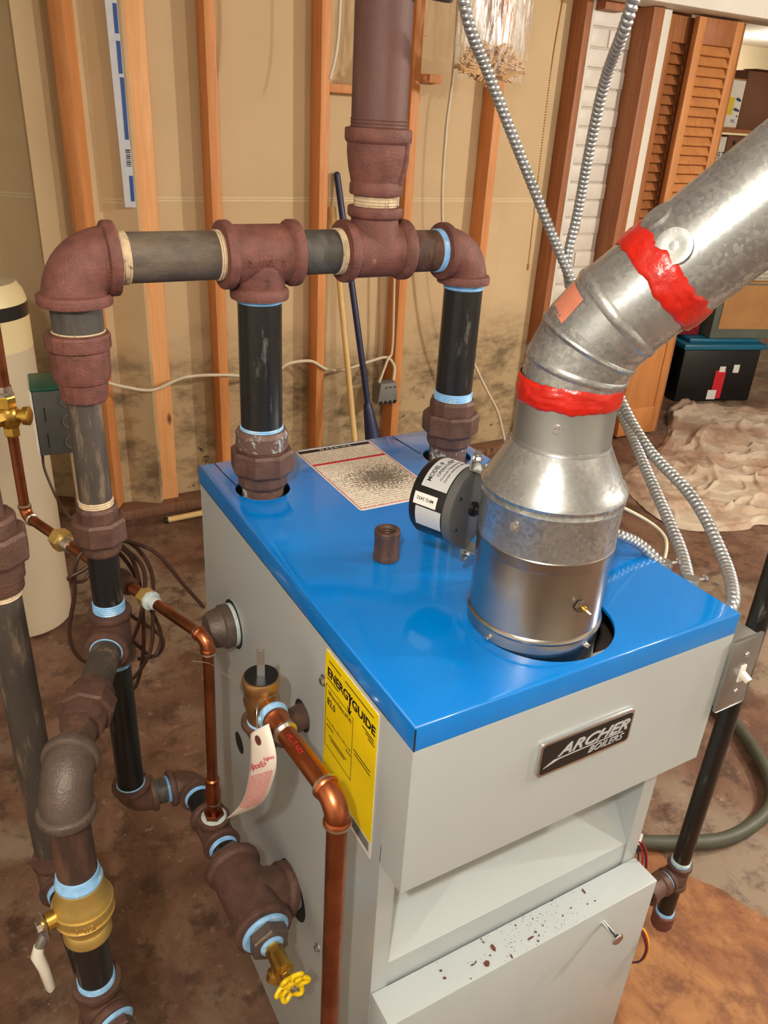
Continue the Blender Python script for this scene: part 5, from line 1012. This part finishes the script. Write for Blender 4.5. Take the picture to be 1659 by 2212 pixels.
MB().lathe((gx_-0.036, gy_-0.002, 0.2103), (-1, -0.05, -0.05), [(0.022, 0), (0.0235, 0.003), (0.0235, 0.013), (0.0205, 0.016), (0.021, 0.035), (0.0235, 0.04), (0.0235, 0.05), (0.02, 0.052)], 32).build('elbow_socket', 'iron_brown', gs)
pipe('nipple', (gx_-0.08, gy_-0.004, 0.208), (0.45, gy_-0.015, 0.20), 0.0165, 'pipe_new', gs)
pipe('drip_leg', (gx_, gy_, 0.095), (gx_, gy_, 0.186), 0.0165, 'pipe_new', gs, 'sealant_blue', None, 0.012)
MB().lathe((gx_, gy_, 0.058), (0, 0, 1), [(0.014, 0), (0.019, 0.003), (0.0215, 0.010), (0.0215, 0.034), (0.022, 0.036), (0.022, 0.040), (0.017, 0.041)], 32).build('drip_cap', 'iron_red', gs)
wr = thing('wire_bundle', 'bundle of red and black wires sticking out beside the access door', 'wires', (0.455, 0.04, 0.50))
for i in range(9):
    mt_ = ['wire_red', 'wire_black', 'wire_red', 'wire_purple', 'wire_black', 'wire_white', 'wire_red', 'wire_black', 'wire_purple'][i]
    dx, dy = random.uniform(-0.004, 0.006), random.uniform(-0.008, 0.008)
    MB().tube(spline([(0.452+dx, 0.046+dy*0.4, 0.568), (0.457+dx, 0.042+dy, 0.550), (0.456+dx, 0.034+dy, 0.520), (0.449, 0.028+dy, 0.47)], 6), 0.0013, 6).build('wire', mt_, wr, angle=80)
MB().tube([(0.450, 0.046, 0.562), (0.456, 0.050, 0.576)], 0.0028, 8).build('wire_tie', 'ivory', wr)
w2 = thing('wire_loop', 'loop of yellow and red wire below the door edge near the cardboard', 'wires', (0.455, 0.0, 0.33))
for i, (mt_, d) in enumerate((('wire_yellow', 0.003), ('wire_red', 0.0), ('wire_purple', -0.003))):
    MB().tube(spline([(0.447, 0.012+d, 0.43), (0.456+d, 0.0, 0.414), (0.462+d, -0.008, 0.386), (0.460+d, -0.006, 0.356), (0.448, 0.006, 0.342)], 8), 0.0016, 6).build('wire', mt_, w2, angle=80)
# ------------------------------------------------------------------ rust flakes on the door ledge
FL = [(0.336, 0.033, 10, 3), (0.171, 0.023, 11, 6), (0.151, 0.009, 11, 9), (0.185, 0.002, 8, 2.5), (0.133, 0.016, 6, 2), (0.139, 0.017, 4.5, 2), (0.093, 0.028, 4, 3), (0.092, 0.018, 5, 3.5), (0.302, 0.021, 4, 1.5), (0.284, 0.017, 3.5, 2), (0.235, 0.015, 5, 2.5), (0.223, 0.011, 13, 3), (0.230, 0.003, 4, 2), (0.121, 0.002, 2.5, 2), (0.340, 0.014, 2.5, 2), (0.327, 0.015, 3, 1.5), (0.250, 0.018, 3, 1.5), (0.164, 0.035, 4, 1.5), (0.164, 0.040, 2.5, 2), (0.244, 0.032, 2, 2), (0.161, 0.016, 2.5, 2), (0.217, 0.035, 2.5, 2), (0.286, 0.042, 4, 1.5), (0.236, 0.009, 4, 1.5)]
for i, (x, y, a, b) in enumerate(FL):
    n = random.randint(5, 8); rot = random.uniform(0, 6.28) if i not in (3, 11) else (1.4 if i == 3 else 0.0)
    poly = []
    for k in range(n):
        t_ = 2*math.pi*k/n; r1 = random.uniform(0.75, 1.1); px_, py_ = a*0.0005*math.cos(t_)*r1, b*0.0005*math.sin(t_)*r1; poly.append((px_*math.cos(rot)-py_*math.sin(rot), px_*math.sin(rot)+py_*math.cos(rot)))
    lb = {0: 'lone thin rust flake nearest the right end of the white door ledge', 1: 'elongated rust flake at the back left of the white ledge', 2: 'largest broad rust flake near the front edge of the white ledge', 3: 'narrow rust sliver at the very front edge of the white ledge', 11: 'long pointed rust sliver amid the crumbs of the white ledge', 6: 'small rust flake farthest left on the white ledge, toward its back', 7: 'small rust flake farthest left on the white ledge, toward its front'}.get(i, 'tiny chip of dark rust among the larger flakes on the white ledge')
    tag(MB().prism(poly, (x, y, 0.5411), (1, 0, 0), (0, 1, 0), (0, 0, 1), 0.0009).build('rust_flake', 'rust_flake'), lb, 'flake', 'rust flakes on the door ledge')
m = MB()
for i in range(130):
    x = min(0.40, max(0.02, random.gauss(0.23, 0.055))); y = random.uniform(0.0, 0.042); r = random.uniform(0.0002, 0.00045); m.obox((x, y, 0.5413), r*2, r*1.6, 0.0005)
o = m.build('rust_dust', 'rust_flake'); o['kind'] = 'stuff'; tag(o, 'fine rust crumbs scattered over the white ledge of the access door', 'rust dust')
